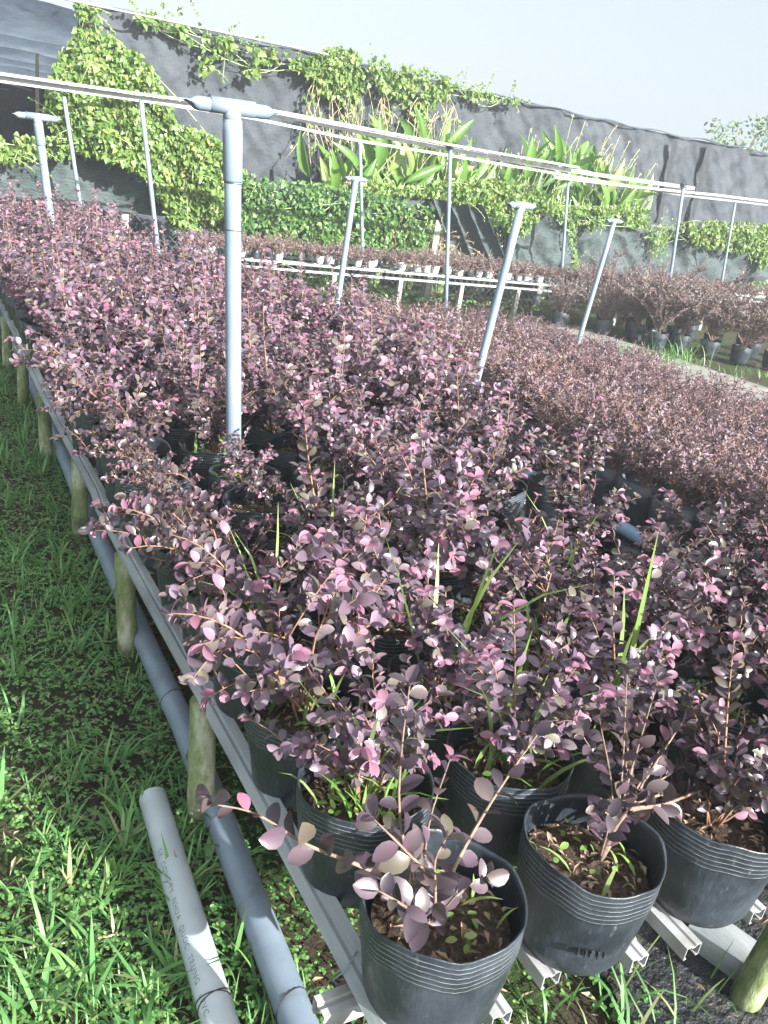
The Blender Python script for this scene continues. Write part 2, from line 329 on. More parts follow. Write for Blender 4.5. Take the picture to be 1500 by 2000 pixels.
def soil_mesh(seed, r=.113, z=.166, chips=110):
    g = np.random.default_rng(seed); mb = MB(); n = 28; seg = 30; V = [[0, 0, z]]
    for i in range(1, 9):
        for j in range(seg):
            a = 2 * PI * j / seg; rr = r * i / 8; V.append([rr * math.cos(a), rr * math.sin(a), z + g.normal(0, .0035) - .01 * (i / 8) ** 2])
    f = []; f3 = [(0, 1 + j, 1 + (j + 1) % seg) for j in range(seg)]
    for i in range(7):
        for j in range(seg):
            a = 1 + i * seg + j; b_ = 1 + i * seg + (j + 1) % seg; f.append((a, a + seg, b_ + seg, b_))
    mb.add(V, f, f3, 0)
    if chips:
        rr = r * .93 * np.sqrt(g.random(chips)); a = g.uniform(0, 6.28, chips)
        O = np.stack([rr * np.cos(a), rr * np.sin(a), z + g.uniform(.0, .008, chips)], 1); D = g.normal(0, 1, (chips, 3)); D[:, 2] *= .35
        N = g.normal(0, .4, (chips, 3)) + [0, 0, 1]
        mb.leaves(T_SMALL, O, D, N, g.uniform(.008, .028, chips), g.uniform(.004, .010, chips), 1)
    return mb.mesh('soil', ['potting_soil', 'bark_chip'])

# ------------------------------------------------------------------ shrubs
def grow(stems, g, leaf_len=.042, step=.0165, tip=True, start=.2, tpls=(T_OVAL, T_OVAL2), lw=.64, young=.3, r0=.0042, flatup=.4):
    """stems: list of polylines -> (foliage MB, stems MB)"""
    fo = MB(); st = MB(); O = []; D = []; N = []; L = []; MA = []
    for pl in stems:
        pl = np.asarray(pl, float); k = len(pl); sg = np.linalg.norm(np.diff(pl, axis=0), axis=1); cu = np.concatenate([[0], np.cumsum(sg)]); tot = cu[-1]
        st.tube(pl, np.linspace(max(r0 * (tot / .4) ** .7, .0016), .0011, k), 4)
        s = tot * start; side = 1; tw = g.uniform(0, 6.28)
        while s < tot:
            i = min(k - 2, int(np.searchsorted(cu, s) - 1)); i = max(i, 0); q = (s - cu[i]) / sg[i]; p = pl[i] * (1 - q) + pl[i + 1] * q
            T = (pl[i + 1] - pl[i]) / sg[i]
            ax = np.array([math.cos(tw), math.sin(tw), 0]); S = np.cross(T, ax); S /= np.linalg.norm(S) + 1e-9
            d = .55 * T + side * .85 * S + np.array([0, 0, .12]) + g.normal(0, .18, 3)
            nn = np.array([.12, -.42, flatup]) + .5 * T + g.normal(0, .42, 3)
            fr = s / tot; O.append(p); D.append(d); N.append(nn)
            L.append(leaf_len * g.uniform(.7, 1.15) * (1 - .35 * max(0, fr - .7) / .3)); MA.append(1 if (fr > .86 and g.random() < young) else 0)
            side = -side; tw += g.normal(0, .45); s += step * g.uniform(.7, 1.35)
        if tip:
            T = unit(pl[-1] - pl[-2]); yy = g.random() < young
            for q in range(4):
                a = g.uniform(0, 6.28); d = .7 * T + .75 * np.array([math.cos(a), math.sin(a), -.35 if yy else .2])
                O.append(pl[-1]); D.append(d); N.append(T + g.normal(0, .3, 3) + [0, 0, .4]); L.append(leaf_len * g.uniform(.55, 1.0)); MA.append(1 if yy else 0)
    O = np.array(O); D = np.array(D); N = np.array(N); L = np.array(L); MA = np.array(MA); W = L * lw * g.uniform(.85, 1.15, len(L))
    c = g.random(len(O)) < .6
    for msk, tp in ((c, tpls[0]), (~c, tpls[1])):
        fo.leaves(tp, O[msk], D[msk], N[msk], L[msk], W[msk], MA[msk])
    return fo, st
def curve(p0, p1, bend, n=7):
    t = np.linspace(0, 1, n)[:, None]; p0 = np.asarray(p0, float); p1 = np.asarray(p1, float); mid = (p0 + p1) / 2 + np.asarray(bend, float)
    return (1 - t) ** 2 * p0 + 2 * t * (1 - t) * mid + t * t * p1
def shrub_stems(g, n=9, H=.42, spread=.17, base=.01, twigs=3, droopy=.35, shoots=0):
    out = []
    for i in range(n):
        a = 2.4 * i + g.uniform(-.5, .5); hr = g.random() ** .8; h = H * g.uniform(.6, 1.08) * (1 - .25 * hr); rad = spread * (.25 + .95 * hr)
        p1 = np.array([rad * math.cos(a), rad * math.sin(a), h])
        if g.random() < droopy: p1 = p1 * [1.5, 1.5, .78]
        pl = curve([g.normal(0, .008), g.normal(0, .008), base], p1, [-.2 * p1[0], -.2 * p1[1], .12 * h], 8); pl[1:-1] += g.normal(0, .006, (6, 3)); out.append(pl)
        for q in range(twigs):
            i0 = g.integers(2, 6); b = a + g.uniform(-1.6, 1.6); l = g.uniform(.07, .17); e = pl[i0] + l * np.array([math.cos(b) * .75, math.sin(b) * .75, g.uniform(.25, .9)])
            out.append(curve(pl[i0], e, [0, 0, .015], 4))
    for i in range(shoots):      # long upright shoots above the crown
        a = g.uniform(0, 6.28); out.append(curve([0, 0, base + .1], [.09 * math.cos(a), .09 * math.sin(a), H * g.uniform(1.15, 1.4)], [.03 * math.cos(a + 1), .03 * math.sin(a + 1), 0], 8))
    return out
BIG = []
for s in range(9):
    g = np.random.default_rng(100 + s); fo, st = grow(shrub_stems(g, g.integers(9, 12), .42, .175, .0, 4, shoots=s % 3), g, .039, .0148, young=.4)
    BIG.append((fo, st, fo.mesh('foliage', ['purple_leaf', 'young_leaf']), st.mesh('stems', ['twig'])))
SPARSE = []
for s in range(8):
    g = np.random.default_rng(150 + s); fo, st = grow(shrub_stems(g, g.integers(7, 10), .39, .17, .0, 4, shoots=s % 2), g, .037, .0142); SPARSE.append((fo.mesh('foliage', ['plum_leaf' if s % 3 else 'purple_leaf', 'young_leaf']), st.mesh('stems', ['twig'])))
EDGE = []
for s in range(6):
    g = np.random.default_rng(170 + s); sl = shrub_stems(g, 7, .38, .16, .0, 3)
    for i in range(4):
        e = np.array([-g.uniform(.16, .40), g.normal(-.03, .12), g.uniform(.06, .30)]); pl = curve((0, 0, 0), e, (.02, 0, .13), 9); sl.append(pl)
        for q in range(3):
            i0 = g.integers(3, 8); sl.append(curve(pl[i0], pl[i0] + [-g.uniform(.02, .10), g.normal(0, .07), g.uniform(-.03, .09)], (0, 0, .02), 4))
    fo, st = grow(sl, g, .037, .0145, young=.42); EDGE.append((fo.mesh('foliage', ['plum_leaf' if s % 2 else 'purple_leaf', 'young_leaf']), st.mesh('stems', ['twig'])))
SMALL = []
for s in range(6):
    g = np.random.default_rng(200 + s); fo, st = grow(shrub_stems(g, 14, .36, .15, -.02, 5, .4), g, .022, .0085, True, .25, (T_SMALL, T_SMALL), .6, .12, .003)
    SMALL.append((fo, st))
BAGS = [bag_mesh(300 + s) for s in range(6)]
SOILS = [soil_mesh(320 + s) for s in range(4)]
def lowbag(mb, r=.12, h=.2, mat=3):
    A = np.linspace(0, 2 * PI, 14, endpoint=False); P = []
    for rr, z in ((r * .8, 0), (r, h * .6), (r * 1.03, h), (r * .97, h), (r * .95, h * .8), (.0, h * .8)):
        P.append(np.stack([rr * np.cos(A), rr * np.sin(A), np.full(14, z)], 1))
    v = np.concatenate(P); f = [(i * 14 + j, i * 14 + (j + 1) % 14, (i + 1) * 14 + (j + 1) % 14, (i + 1) * 14 + j) for i in range(5) for j in range(14)]
    mb.add(v, f, None, mat)
def joined(fo, st, zoff, bagr, bagh, leafm):
    mb = MB(); f4 = np.concatenate(fo.f4); m4 = np.concatenate(fo.m4); mb.add(np.concatenate(fo.v) + [0, 0, zoff], f4, None, m4)
    mb.add(np.concatenate(st.v) + [0, 0, zoff], np.concatenate(st.f4), None, 2); lowbag(mb, bagr, bagh, 3)
    return mb, mb.mesh('potted_shrub', [leafm, 'young_leaf', 'twig', 'bag_plastic'])
BIGJ = [joined(a, b_, .164, .12, .215, 'purple_leaf') for a, b_, c, d in BIG]
SMJ = [joined(a, b_, .15, .115, .18, 'small_leaf') for a, b_ in SMALL]

# weeds growing in bags (parts)
def weeds_mesh(seed, nb=26, nl=26, big=1.0, r=.092):
    g = np.random.default_rng(seed); mb = MB()
    a = g.uniform(0, 6.28, nb); rr = r * np.sqrt(g.random(nb)); B = np.stack([rr * np.cos(a), rr * np.sin(a), np.full(nb, .166)], 1)
    blades(mb, B, g.uniform(0, 6.28, nb), g.uniform(.05, .13, nb) * big, g.uniform(.006, .011, nb) * big ** .5, g.uniform(.05, .6, nb), g.uniform(.2, 1.5, nb))
    a = g.uniform(0, 6.28, nl); rr = r * np.sqrt(g.random(nl)); O = np.stack([rr * np.cos(a), rr * np.sin(a), .170 + g.uniform(0, .05, nl) * big], 1)
    D = g.normal(0, 1, (nl, 3)) * [1, 1, .3]; N = g.normal(0, .3, (nl, 3)) + [0, 0, 1]
    mb.leaves(T_ROUND2, O, D, N, g.uniform(.010, .020, nl), g.uniform(.008, .013, nl))
    return mb.mesh('weeds', ['weed_leaf'])
WEEDS = [weeds_mesh(400, 44, 40, 1.0), weeds_mesh(401, 10, 46, .8), weeds_mesh(402, 8, 14, .6), weeds_mesh(403, 14, 20, 1.5)]
def tall_blades(seed, n, L):
    g = np.random.default_rng(seed); mb = MB(); B = np.stack([g.normal(0, .02, n), g.normal(0, .02, n), np.full(n, .166)], 1)
    blades(mb, B, g.uniform(0, 6.28, n), L * g.uniform(.6, 1.15, n), g.uniform(.008, .014, n), g.uniform(.0, .35, n), g.uniform(.0, 1.2, n))
    return mb.mesh('grass_weed', ['weed_leaf'])
TALL = [tall_blades(410, 6, .42), tall_blades(411, 8, .36), tall_blades(412, 5, .46)]

KB = .932
BASEZ = .359
COLX = [KB * v for v in (.73, 1.06, 1.40, 1.735, 2.07, 2.40)]
ROWY = [KB * .82 + .268 * i for i in range(34)]
GROUP1 = 'purple shrubs in black bags on the long left bench'
ORD = ['front', 'second', 'third', 'fourth', 'fifth', 'sixth', 'seventh', 'eighth', 'ninth', 'tenth', 'eleventh', 'twelfth', 'thirteenth']
COLW = ['left edge', 'second column', 'third column', 'fourth column', 'fifth column', 'right edge']
def full_potted(x, y, iv, ib, rz, sc, label, weeds=(), group=GROUP1, custom=None, bag=None, tilt=(0, 0), style=''):
    t = thing('potted_shrub', label, 'potted shrub', (x, y, BASEZ), 0, group); t.rotation_euler[0] = tilt[0]; t.rotation_euler[1] = tilt[1]
    obj('grow_bag', bag or BAGS[ib], t, (0, 0, 0), rz); obj('soil', SOILS[ib % 4], t, (0, 0, 0), rz)
    if custom:
        fo, st = custom; fo.build('foliage', ['plum_leaf', 'young_leaf'], t); st.build('stems', ['bark'], t)
    else:
        f_, s_ = BIG[iv][2:]
        if style == 'sparse': f_, s_ = SPARSE[iv % 8]
        if style == 'edge': f_, s_ = EDGE[iv % 6]; rz = rz * .12 - .35
        obj('foliage', f_, t, (0, 0, .164), rz, sc); obj('stems', s_, t, (0, 0, .164), rz, sc)
    for nm, me, wz in weeds: obj(nm, me, t, (0, 0, 0), wz)
    return t

# front row: three plants whose stems are laid out one by one (points relative to the bag's base)
def rel(u, v, y, x0, y0): return at(u, v, y) - np.array([x0, y0, BASEZ])
g = np.random.default_rng(11)
X0, Y0 = COLX[0], ROWY[0]
b0 = np.array([-.02, -.01, .163])
S = []
def stem_to(pts, b=b0, n=9):
    pts = [np.asarray(b)] + [np.asarray(p) for p in pts]; out = []
    pts = [2 * pts[0] - pts[1]] + pts + [2 * pts[-1] - pts[-2]]
    for i in range(1, len(pts) - 2):
        for t in np.linspace(0, 1, 5, endpoint=False):
            a, b_, c, d = pts[i - 1:i + 3]
            out.append(.5 * ((2 * b_) + (-a + c) * t + (2 * a - 5 * b_ + 4 * c - d) * t * t + (-a + 3 * b_ - 3 * c + d) * t ** 3))
    out.append(pts[-2]); return np.array(out)
S.append(stem_to([rel(885, 1700, KB * .84, X0, Y0), rel(945, 1590, KB * .88, X0, Y0), rel(1010, 1490, KB * .92, X0, Y0), rel(1075, 1400, KB * .95, X0, Y0)]))
S.append(stem_to([rel(800, 1690, KB * .86, X0, Y0), rel(780, 1580, KB * .90, X0, Y0), rel(785, 1460, KB * .92, X0, Y0), rel(800, 1340, KB * .93, X0, Y0)]))
S.append(stem_to([rel(780, 1730, KB * .80, X0, Y0), rel(700, 1690, KB * .80, X0, Y0), rel(600, 1650, KB * .82, X0, Y0), rel(500, 1590, KB * .85, X0, Y0), rel(415, 1570, KB * .87, X0, Y0)]))
S.append(stem_to([rel(840, 1720, KB * .78, X0, Y0), rel(790, 1660, KB * .76, X0, Y0), rel(730, 1600, KB * .78, X0, Y0)]))
S.append(stem_to([rel(880, 1760, KB * .78, X0, Y0), rel(915, 1730, KB * .77, X0, Y0), rel(945, 1715, KB * .77, X0, Y0)]))
S.append(stem_to([rel(850, 1740, KB * .76, X0, Y0), rel(850, 1680, KB * .75, X0, Y0), rel(870, 1640, KB * .75, X0, Y0)]))
S.append(stem_to([rel(830, 1700, KB * .84, X0, Y0), rel(840, 1600, KB * .9, X0, Y0), rel(880, 1480, KB * .95, X0, Y0)]))
S.append(stem_to([rel(790, 1770, KB * .72, X0, Y0), rel(740, 1740, KB * .72, X0, Y0)]))
c1 = grow(S, g, .041, .019, True, .2, young=.12, r0=.0045)
X1, Y1 = COLX[1], ROWY[0]
b1 = np.array([.03, .0, .163]); S = []
S.append(stem_to([rel(1205, 1600, KB * .83, X1, Y1), rel(1240, 1480, KB * .86, X1, Y1), rel(1285, 1330, KB * .9, X1, Y1)], b1))
S.append(stem_to([rel(1220, 1590, KB * .80, X1, Y1), rel(1300, 1570, KB * .82, X1, Y1), rel(1400, 1530, KB * .85, X1, Y1), rel(1480, 1500, KB * .88, X1, Y1)], b1))
S.append(stem_to([rel(1200, 1600, KB * .86, X1, Y1), rel(1180, 1510, KB * .90, X1, Y1), rel(1140, 1440, KB * .92, X1, Y1)], b1))
S.append(stem_to([rel(1190, 1600, KB * .80, X1, Y1), rel(1165, 1580, KB * .79, X1, Y1)], b1))
S.append(stem_to([rel(1250, 1540, KB * .86, X1, Y1), rel(1300, 1460, KB * .88, X1, Y1), rel(1340, 1400, KB * .92, X1, Y1)], b1))
S.append(stem_to([rel(1215, 1530, KB * .86, X1, Y1), rel(1225, 1440, KB * .9, X1, Y1), rel(1200, 1360, KB * .92, X1, Y1)], b1))
for tgt in ((1262, 1400), (1315, 1420), (1225, 1310), (1170, 1400), (1360, 1480), (1420, 1560)):
    S.append(stem_to([rel(1205 + (tgt[0] - 1205) * .25, 1560, KB * .84, X1, Y1), rel(*tgt, KB * .92, X1, Y1)], b1))
c2 = grow(S, g, .036, .0145, True, .25, young=.12, r0=.0046)
full_potted(X0, Y0, 0, 0, .6, 1, 'nearest purple shrub in a black bag, one long branch reaching left over the grass', [('weeds', WEEDS[2], 1.0)], custom=c1, bag=bag_mesh(301, .130, .219, 1.35))
p2 = full_potted(X1, Y1, 0, 1, 2.0, 1, 'purple shrub with two bare brown stems in the black bag embossed LIEN, front row', [('weeds', WEEDS[2], 4.1)], custom=c2, bag=bag_mesh(303, .122, .220, 1.0))
# embossed letters on that bag
def text_mesh(body, size, extrude):
    cu = bpy.data.curves.new('lettering', 'FONT'); cu.body = body; cu.size = size; cu.extrude = extrude; cu.resolution_u = 3; cu.space_character = 1.25
    o = bpy.data.objects.new('lettering', cu); COL.objects.link(o); bpy.context.view_layer.update()
    me = bpy.data.meshes.new_from_object(o.evaluated_get(bpy.context.evaluated_depsgraph_get())); bpy.data.objects.remove(o); return me
me = text_mesh('LIEN', .0205, .0032); a0 = math.radians(229); rb = .1197
for v in me.vertices:
    a = a0 + v.co.x / rb; r_ = rb + v.co.z; v.co = (r_ * math.cos(a), r_ * math.sin(a), .079 + v.co.y)
me.materials.clear(); me.materials.append(MATS['bag_plastic']); obj('lettering', me, p2)

plants = []   # (distance, kind, x, y, col, row)
for ci, x in enumerate(COLX):
    for ri, y in enumerate(ROWY):
        if ri == 0 and ci < 2: continue
        if ci >= 4 and y > 6.4: continue
        if ci == 5 and (1.80 < y < 2.2 or 2.5 < y < 2.7): continue
        if ci == 4 and 2.05 < y < 2.2: continue
        plants.append((math.hypot(x, y), 1, x, y, ci, ri))
for ci, x in enumerate([3.46, 3.74, 4.04]):
    for ri in range(19): plants.append((math.hypot(x, 1.9 + .28 * ri), 2, x, 1.9 + .28 * ri, ci, ri))
for ci, x in enumerate([4.58, 4.86, 5.14, 5.42, 5.70]):
    for ri in range(18): plants.append((math.hypot(x, 2.3 + .28 * ri), 3, x, 2.3 + .28 * ri, ci, ri))
plants.sort(key=lambda p: p[0] / (1.0 if p[1] == 1 else .85))
mass = MB(); count = 0
for d, kind, x, y, ci, ri in plants:
    jx, jy = rng.normal(0, .012, 2) if kind == 1 else rng.normal(0, .03, 2); rz = rng.uniform(-1.1, 1.1); s = rng.uniform(.88, 1.16); iv = int(rng.integers(0, 9))
    if count >= 283:
        src = (BIGJ[iv][0] if kind == 1 else SMJ[iv % 6][0]); V = np.concatenate(src.v) * s; c_, s_ = math.cos(rz), math.sin(rz)
        V = np.stack([c_ * V[:, 0] - s_ * V[:, 1] + x, s_ * V[:, 0] + c_ * V[:, 1] + y, V[:, 2] + (BASEZ if kind == 1 else .03)], 1)
        mass.add(V, np.concatenate(src.f4), None, np.concatenate(src.m4)); continue
    count += 1
    if kind == 1:
        short = s * (.86 if ri < 2 else .92) * (.88 if ci >= 3 and 1.2 < y < 3.1 else 1) * (.68 if (ci == 3 and 1.4 < y < 1.95) or (ci == 4 and 1.5 < y < 1.75) else 1) * (.58 if ci <= 1 and 1.85 < y < 2.85 else 1)
        style = 'edge' if ci == 0 and ri >= 2 else 'sparse' if ri < 9 else ''
        if y < 4.0:
            if ri <= 5: lab = 'purple shrub in a black bag, %s row back, %s of the left bench' % (ORD[ri], COLW[ci])
            elif ci == 0: lab = 'purple shrub in a black bag over the grass, %s back along the bench edge' % ORD[min(ri, 12)]
            else: lab = 'purple shrub inside the crowded left bench around the nearest tee pole'
            wd = []
            if (ci, ri) == (0, 1): wd = [('weeds', WEEDS[0], .3), ('grass_weed', TALL[1], 2.)]; lab = 'purple shrub in a black bag full of bright green weeds, behind the nearest bag'
            elif (ci, ri) == (1, 1): wd = [('weeds', WEEDS[3], 1.), ('grass_weed', TALL[1], .3)]; lab = 'purple shrub in a black bag with a broad leaved green weed, behind the LIEN bag'
            elif (ci, ri) in ((0, 5), (0, 6), (0, 2)): wd = [('weeds', WEEDS[1], rz)]
            elif (ci, ri) in ((1, 2), (2, 2), (1, 4), (0, 3), (2, 1), (3, 3)): wd = [('grass_weed', TALL[int(rng.integers(0, 3))], rz)]
            elif rng.random() < .45: wd = [('weeds', WEEDS[int(rng.integers(1, 4))], rz)]
            tl = rng.normal(0, .03, 2)
            full_potted(x + jx, y + jy, iv, int(rng.integers(0, 6)), rz, short, lab, wd, GROUP1 if ri <= 5 or ci == 0 else 'purple shrubs packed inside the left bench', tilt=tl, style=style)
        else:
            lab, gp = ('purple shrub far back on the left bench near the vine covered net', 'purple shrubs at the far end of the left bench') if y > 6.4 else \
                      (('purple shrub on the left edge of the bench behind the nearest tee pole', 'purple shrubs on the left edge, middle of the bench') if ci == 0 else
                       ('purple shrub in the crowded middle of the left bench behind the nearest tee pole', 'purple shrubs in the middle of the left bench'))
            tag(obj('potted_shrub', BIGJ[iv][1], None, (x + jx, y + jy, BASEZ), rz, s * (.93 if y < 6 else 1)), lab, 'potted shrub', gp)
    elif kind == 2:
        lab = 'small leaved mauve shrub in the narrow ground bed between grey pipe and dark aisle' if y > 3.6 else 'small leaved mauve shrub at the near end of the narrow ground bed, right photo edge'
        tag(obj('potted_shrub', SMJ[iv % 6][1], None, (x + jx, y + jy, .03), rz, s * (1.28 if ci == 0 else 1.05)), lab, 'potted shrub', 'mauve shrubs in the narrow ground bed' + ('' if y > 3.6 else ', near end'))
    else:
        lab = 'small leaved mauve shrub in the wide ground bed beside the bare path' if ci == 4 else 'small leaved mauve shrub inside the wide ground bed beyond the dark aisle'
        tag(obj('potted_shrub', SMJ[iv % 6][1], None, (x + jx, y + jy, .03), rz, s), lab, 'potted shrub', 'mauve shrubs along the bare path' if ci == 4 else 'mauve shrubs inside the wide ground bed')
if mass.n:
    tag(mass.build('shrub_mass', ['purple_leaf', 'young_leaf', 'twig', 'bag_plastic']), 'far mass of purple potted shrubs at the back of the beds', 'shrubs', kind='stuff')

# ------------------------------------------------------------------ left bench
bench = thing('planting_bench', 'long low bench on mossy round legs carrying the purple shrubs', 'bench', (0, 0, 0))
def leg(x, y, r=.034, h=.361, parent=bench, mat='mossy_post'):
    mb = MB(); g = np.random.default_rng(int(x * 100 + y * 1000)); z = np.array([-.02, .05, .12, .2, .28, h - .004, h - .001, h])
    lean = g.normal(0, .012, 2)
    mb.tube(np.stack([x + lean[0] * z / h, y + lean[1] * z / h, z], 1), r * (1 + g.normal(0, .03, 8)) * np.array([1.06, 1, 1, .98, .96, .92, .92, .90]), 16); return mb.build('leg', [mat], parent)
LEGY = [.68, 1.637, 2.483, 3.408, 4.378, 5.405, 6.3, 7.2, 8.2, 9.2]
for y in LEGY: leg(.574, y)
for y in LEGY[:8]: leg(1.53, y)
for y in LEGY[:6]: leg(2.35, y)
# twisted grey edge bar
er = MB(); yy = np.linspace(.55, 10.2, 60); rows = []
for i, y in enumerate(yy):
    tw = .25 * math.sin(y * 1.7) + .25; x = .574 + .010 * math.sin(y * 1.1 + .5) - .006 * (y - .8) * (1 if y < 3 else 0); zc = .372 + .004 * math.sin(y * 2.3)
    c_, s_ = math.cos(tw), math.sin(tw); sec = [(-.026, .008), (-.006, .011), (0, .006), (.006, .011), (.026, .008), (.026, -.008), (-.026, -.008), (-.026, .008)]
    rows.append([(x + a * c_ - b_ * s_, y, zc + a * s_ + b_ * c_) for a, b_ in sec])
flat(er).grid(np.array(rows)); er.build('edge_bar', ['grey_bar'], bench)
def channel(p0, p1, w_=.042, hh=.03, name='channel', parent=bench, mat='white_metal'):
    """upside-down U section with small lips and a groove on top"""
    p0 = np.array(p0, float); p1 = np.array(p1, float); d = unit(p1 - p0); sd = np.cross([0, 0, 1.0], d); up = np.array([0, 0, 1.0]); h2 = w_ / 2; k = .002
    sec = [(-h2 + .008, -hh), (-h2, -hh), (-h2, 0), (-.006, 0), (-.003, -.004), (.003, -.004), (.006, 0), (h2, 0), (h2, -hh), (h2 - .008, -hh),
           (h2 - .008, -hh + k), (h2 - k, -hh + k), (h2 - k, -k), (.007, -k), (.004, -.004 - k), (-.004, -.004 - k), (-.007, -k), (-h2 + k, -k), (-h2 + k, -hh + k), (-h2 + .008, -hh + k)]
    sec = sec + [sec[0]]; mb = flat(MB()); n_ = 6
    mb.grid(np.array([[p0 + (p1 - p0) * q + sd * a + up * b_ for a, b_ in sec] for q in np.linspace(0, 1, n_)]))
    m_ = len(sec) - 1; half = m_ // 2
    for base in (0, (n_ - 1)):
        pts = [p0 + (p1 - p0) * (base / (n_ - 1)) + sd * a + up * b_ for a, b_ in sec[:-1]]
        mb.add(pts, [(i, i + 1, m_ - 2 - i, m_ - 1 - i) for i in range(half - 1)])
    return mb.build(name, [mat], parent)
ends = {(1, 0): .735, (1, 1): .70, (2, 0): .68, (2, 1): .69}
for ci, x in enumerate(COLX):
    for k, dx in enumerate((-.08, .098)):
        if ci == 0 and k == 0: continue
        y0 = ends.get((ci, k), .69 + .02 * math.sin(ci * 3 + k)); xx = x + dx - (.02 if (ci, k) == (2, 0) else 0)
        channel((xx, y0 - .03, .357), (xx, 9.6 if ci < 4 else 6.3, .357), .040)
for i, y in enumerate(LEGY): channel((.60 if i else .515, y if i else .825, .325), (2.42 if y < 6.7 else 1.8, y if i else .825, .325), .043, .034, 'cross_channel')
wr = MB(); th = np.linspace(0, 2 * PI, 18); wr.tube(np.stack([.582 + .032 * np.cos(th), .845 + .012 * np.sin(th * 2), .352 + .040 * np.sin(th)], 1), .0016, 5); wr.build('tie_wire', ['grey_pvc'], bench)

# ------------------------------------------------------------------ pipes
def pipe(name, pts, r, mat, label, cat='pipe', seg=20, r_in=None, group=None):
    root = MB(); pts = np.asarray(pts, float); root.tube(pts, r, seg, cap=r_in is None)
    if r_in:
        n_ = len(pts); root.tube(pts[::-1], r_in, seg, cap=False)
        for e in (0, -1):   # end annulus
            d = unit(pts[1] - pts[0]); ref = np.array([0, 0, 1.0]); a = unit(np.cross(d, ref)); b_ = np.cross(d, a); A = np.linspace(0, 2 * PI, seg + 1)
            root.grid(np.array([[pts[e] + q * (math.cos(t) * a + math.sin(t) * b_) for t in A] for q in (r_in, r)]))
    return tag(root.build(name, [mat]), label, cat, group)
wp = thing('pvc_pipe', 'pale short plastic pipe with printed lettering lying open ended in the grass', 'pipe', (0, 0, 0))
P0 = np.array([.462, 1.69, .055]); P1 = np.array([.425, .80, .045]); rp = .0345
mb = MB(); n_ = 14; pts = np.array([P0 + (P1 - P0) * q for q in np.linspace(0, 1, n_)]); mb.tube(pts, rp, 28, cap=False); mb.tube(pts[::-1], rp - .004, 28, cap=False)
d = unit(P1 - P0); a = unit(np.cross(d, [0, 0, 1.0])); b_ = np.cross(d, a); A = np.linspace(0, 2 * PI, 29)
for e in (0, -1): mb.grid(np.array([[pts[e] + q * (math.cos(t) * a + math.sin(t) * b_) for t in A] for q in (rp - .004, rp)]))
mb.build('tube', ['pale_pvc'], wp)
me = text_mesh('SX  CONG TY  NHUA  QUOC  TRUNG   uPVC', .019, .0); up = np.array([0, 0, 1.0]); sd = unit(np.cross(up, d))
if sd[0] > 0: sd = -sd      # points to the left
L0 = .20; un = np.cross(d, sd); un = un if un[2] > 0 else -un
for v in me.vertices:
    ang = math.radians(48) - (v.co.y - .006) / rp; q = L0 + v.co.x * .92; rr = rp + .0006
    v.co = Vector(P0 + d * q + rr * (math.sin(ang) * sd + math.cos(ang) * un))
me.materials.clear(); me.materials.append(MATS['print_ink']); obj('lettering', me, wp)
mb = MB()
for q, tl in ((.60, .012), (.60, -.01)):
    th = np.linspace(-2.2, 2.2, 22); mb.tube(np.array([P0 + d * (q + tl * t / 2) + (rp + .0012) * (math.sin(t) * sd + math.cos(t) * un) for t in th]), .0012, 5)
mb.build('tie_wire', ['tie_wire'], wp)
g = np.random.default_rng(5); yy = np.linspace(.5, 10, 40)
gp = thing('drain_pipe', 'long blue grey plastic pipe running along the grass beside the bench legs', 'pipe', (0, 0, 0))
mb = MB(); mb.tube(np.stack([.566 + .052 * np.clip(yy - 1, 0, 1.0) + .014 * np.clip(yy - 2.2, 0, 4) + .006 * np.sin(yy * 1.3), yy, .052 + .006 * np.sin(yy * 2)], 1), .036, 20); mb.build('tube', ['grey_pvc'], gp)
mb = MB()
for y in (1.02, 1.55, 2.1, 2.75, 3.4):
    xx = .566 + .052 * min(1, max(0, y - 1)) + .014 * max(0, y - 2.2) + .006 * math.sin(y * 1.3); th = np.linspace(0, 2 * PI, 20); mb.tube(np.stack([xx + .0373 * np.cos(th), y + .012 * np.sin(th + y), .052 + .006 * math.sin(y * 2) + .0373 * np.sin(th)], 1), .0013, 5)
mb.build('tie_wire', ['tie_wire'], gp)
yy = np.linspace(1.5, 7.2, 20); pipe('irrigation_pipe', np.stack([3.19 + .02 * np.sin(yy), yy, np.full(20, .075)], 1), .036, 'blue_pvc', 'blue grey pipe lying on the black mat in the aisle right of the bench')
hp = MB(); A = np.linspace(-.4, PI + .2, 14)   # cut open half pipe on the mat
p_ = np.array([1.56, .86, .02]); dd = unit(np.array([.25, -.9, 0])); ss = np.array([dd[1], -dd[0], 0])
for rr, fl in ((.055, 0), (.050, 1)):
    hp.grid(np.array([[p_ + dd * q + ss * rr * math.cos(t) + np.array([0, 0, rr * math.sin(t) + .02]) for t in A] for q in (0, .07, .14, .2)]))
tag(hp.build('split_pipe', ['grey_bar']), 'short dark split pipe lying on the black mat under the front bags', 'pipe')

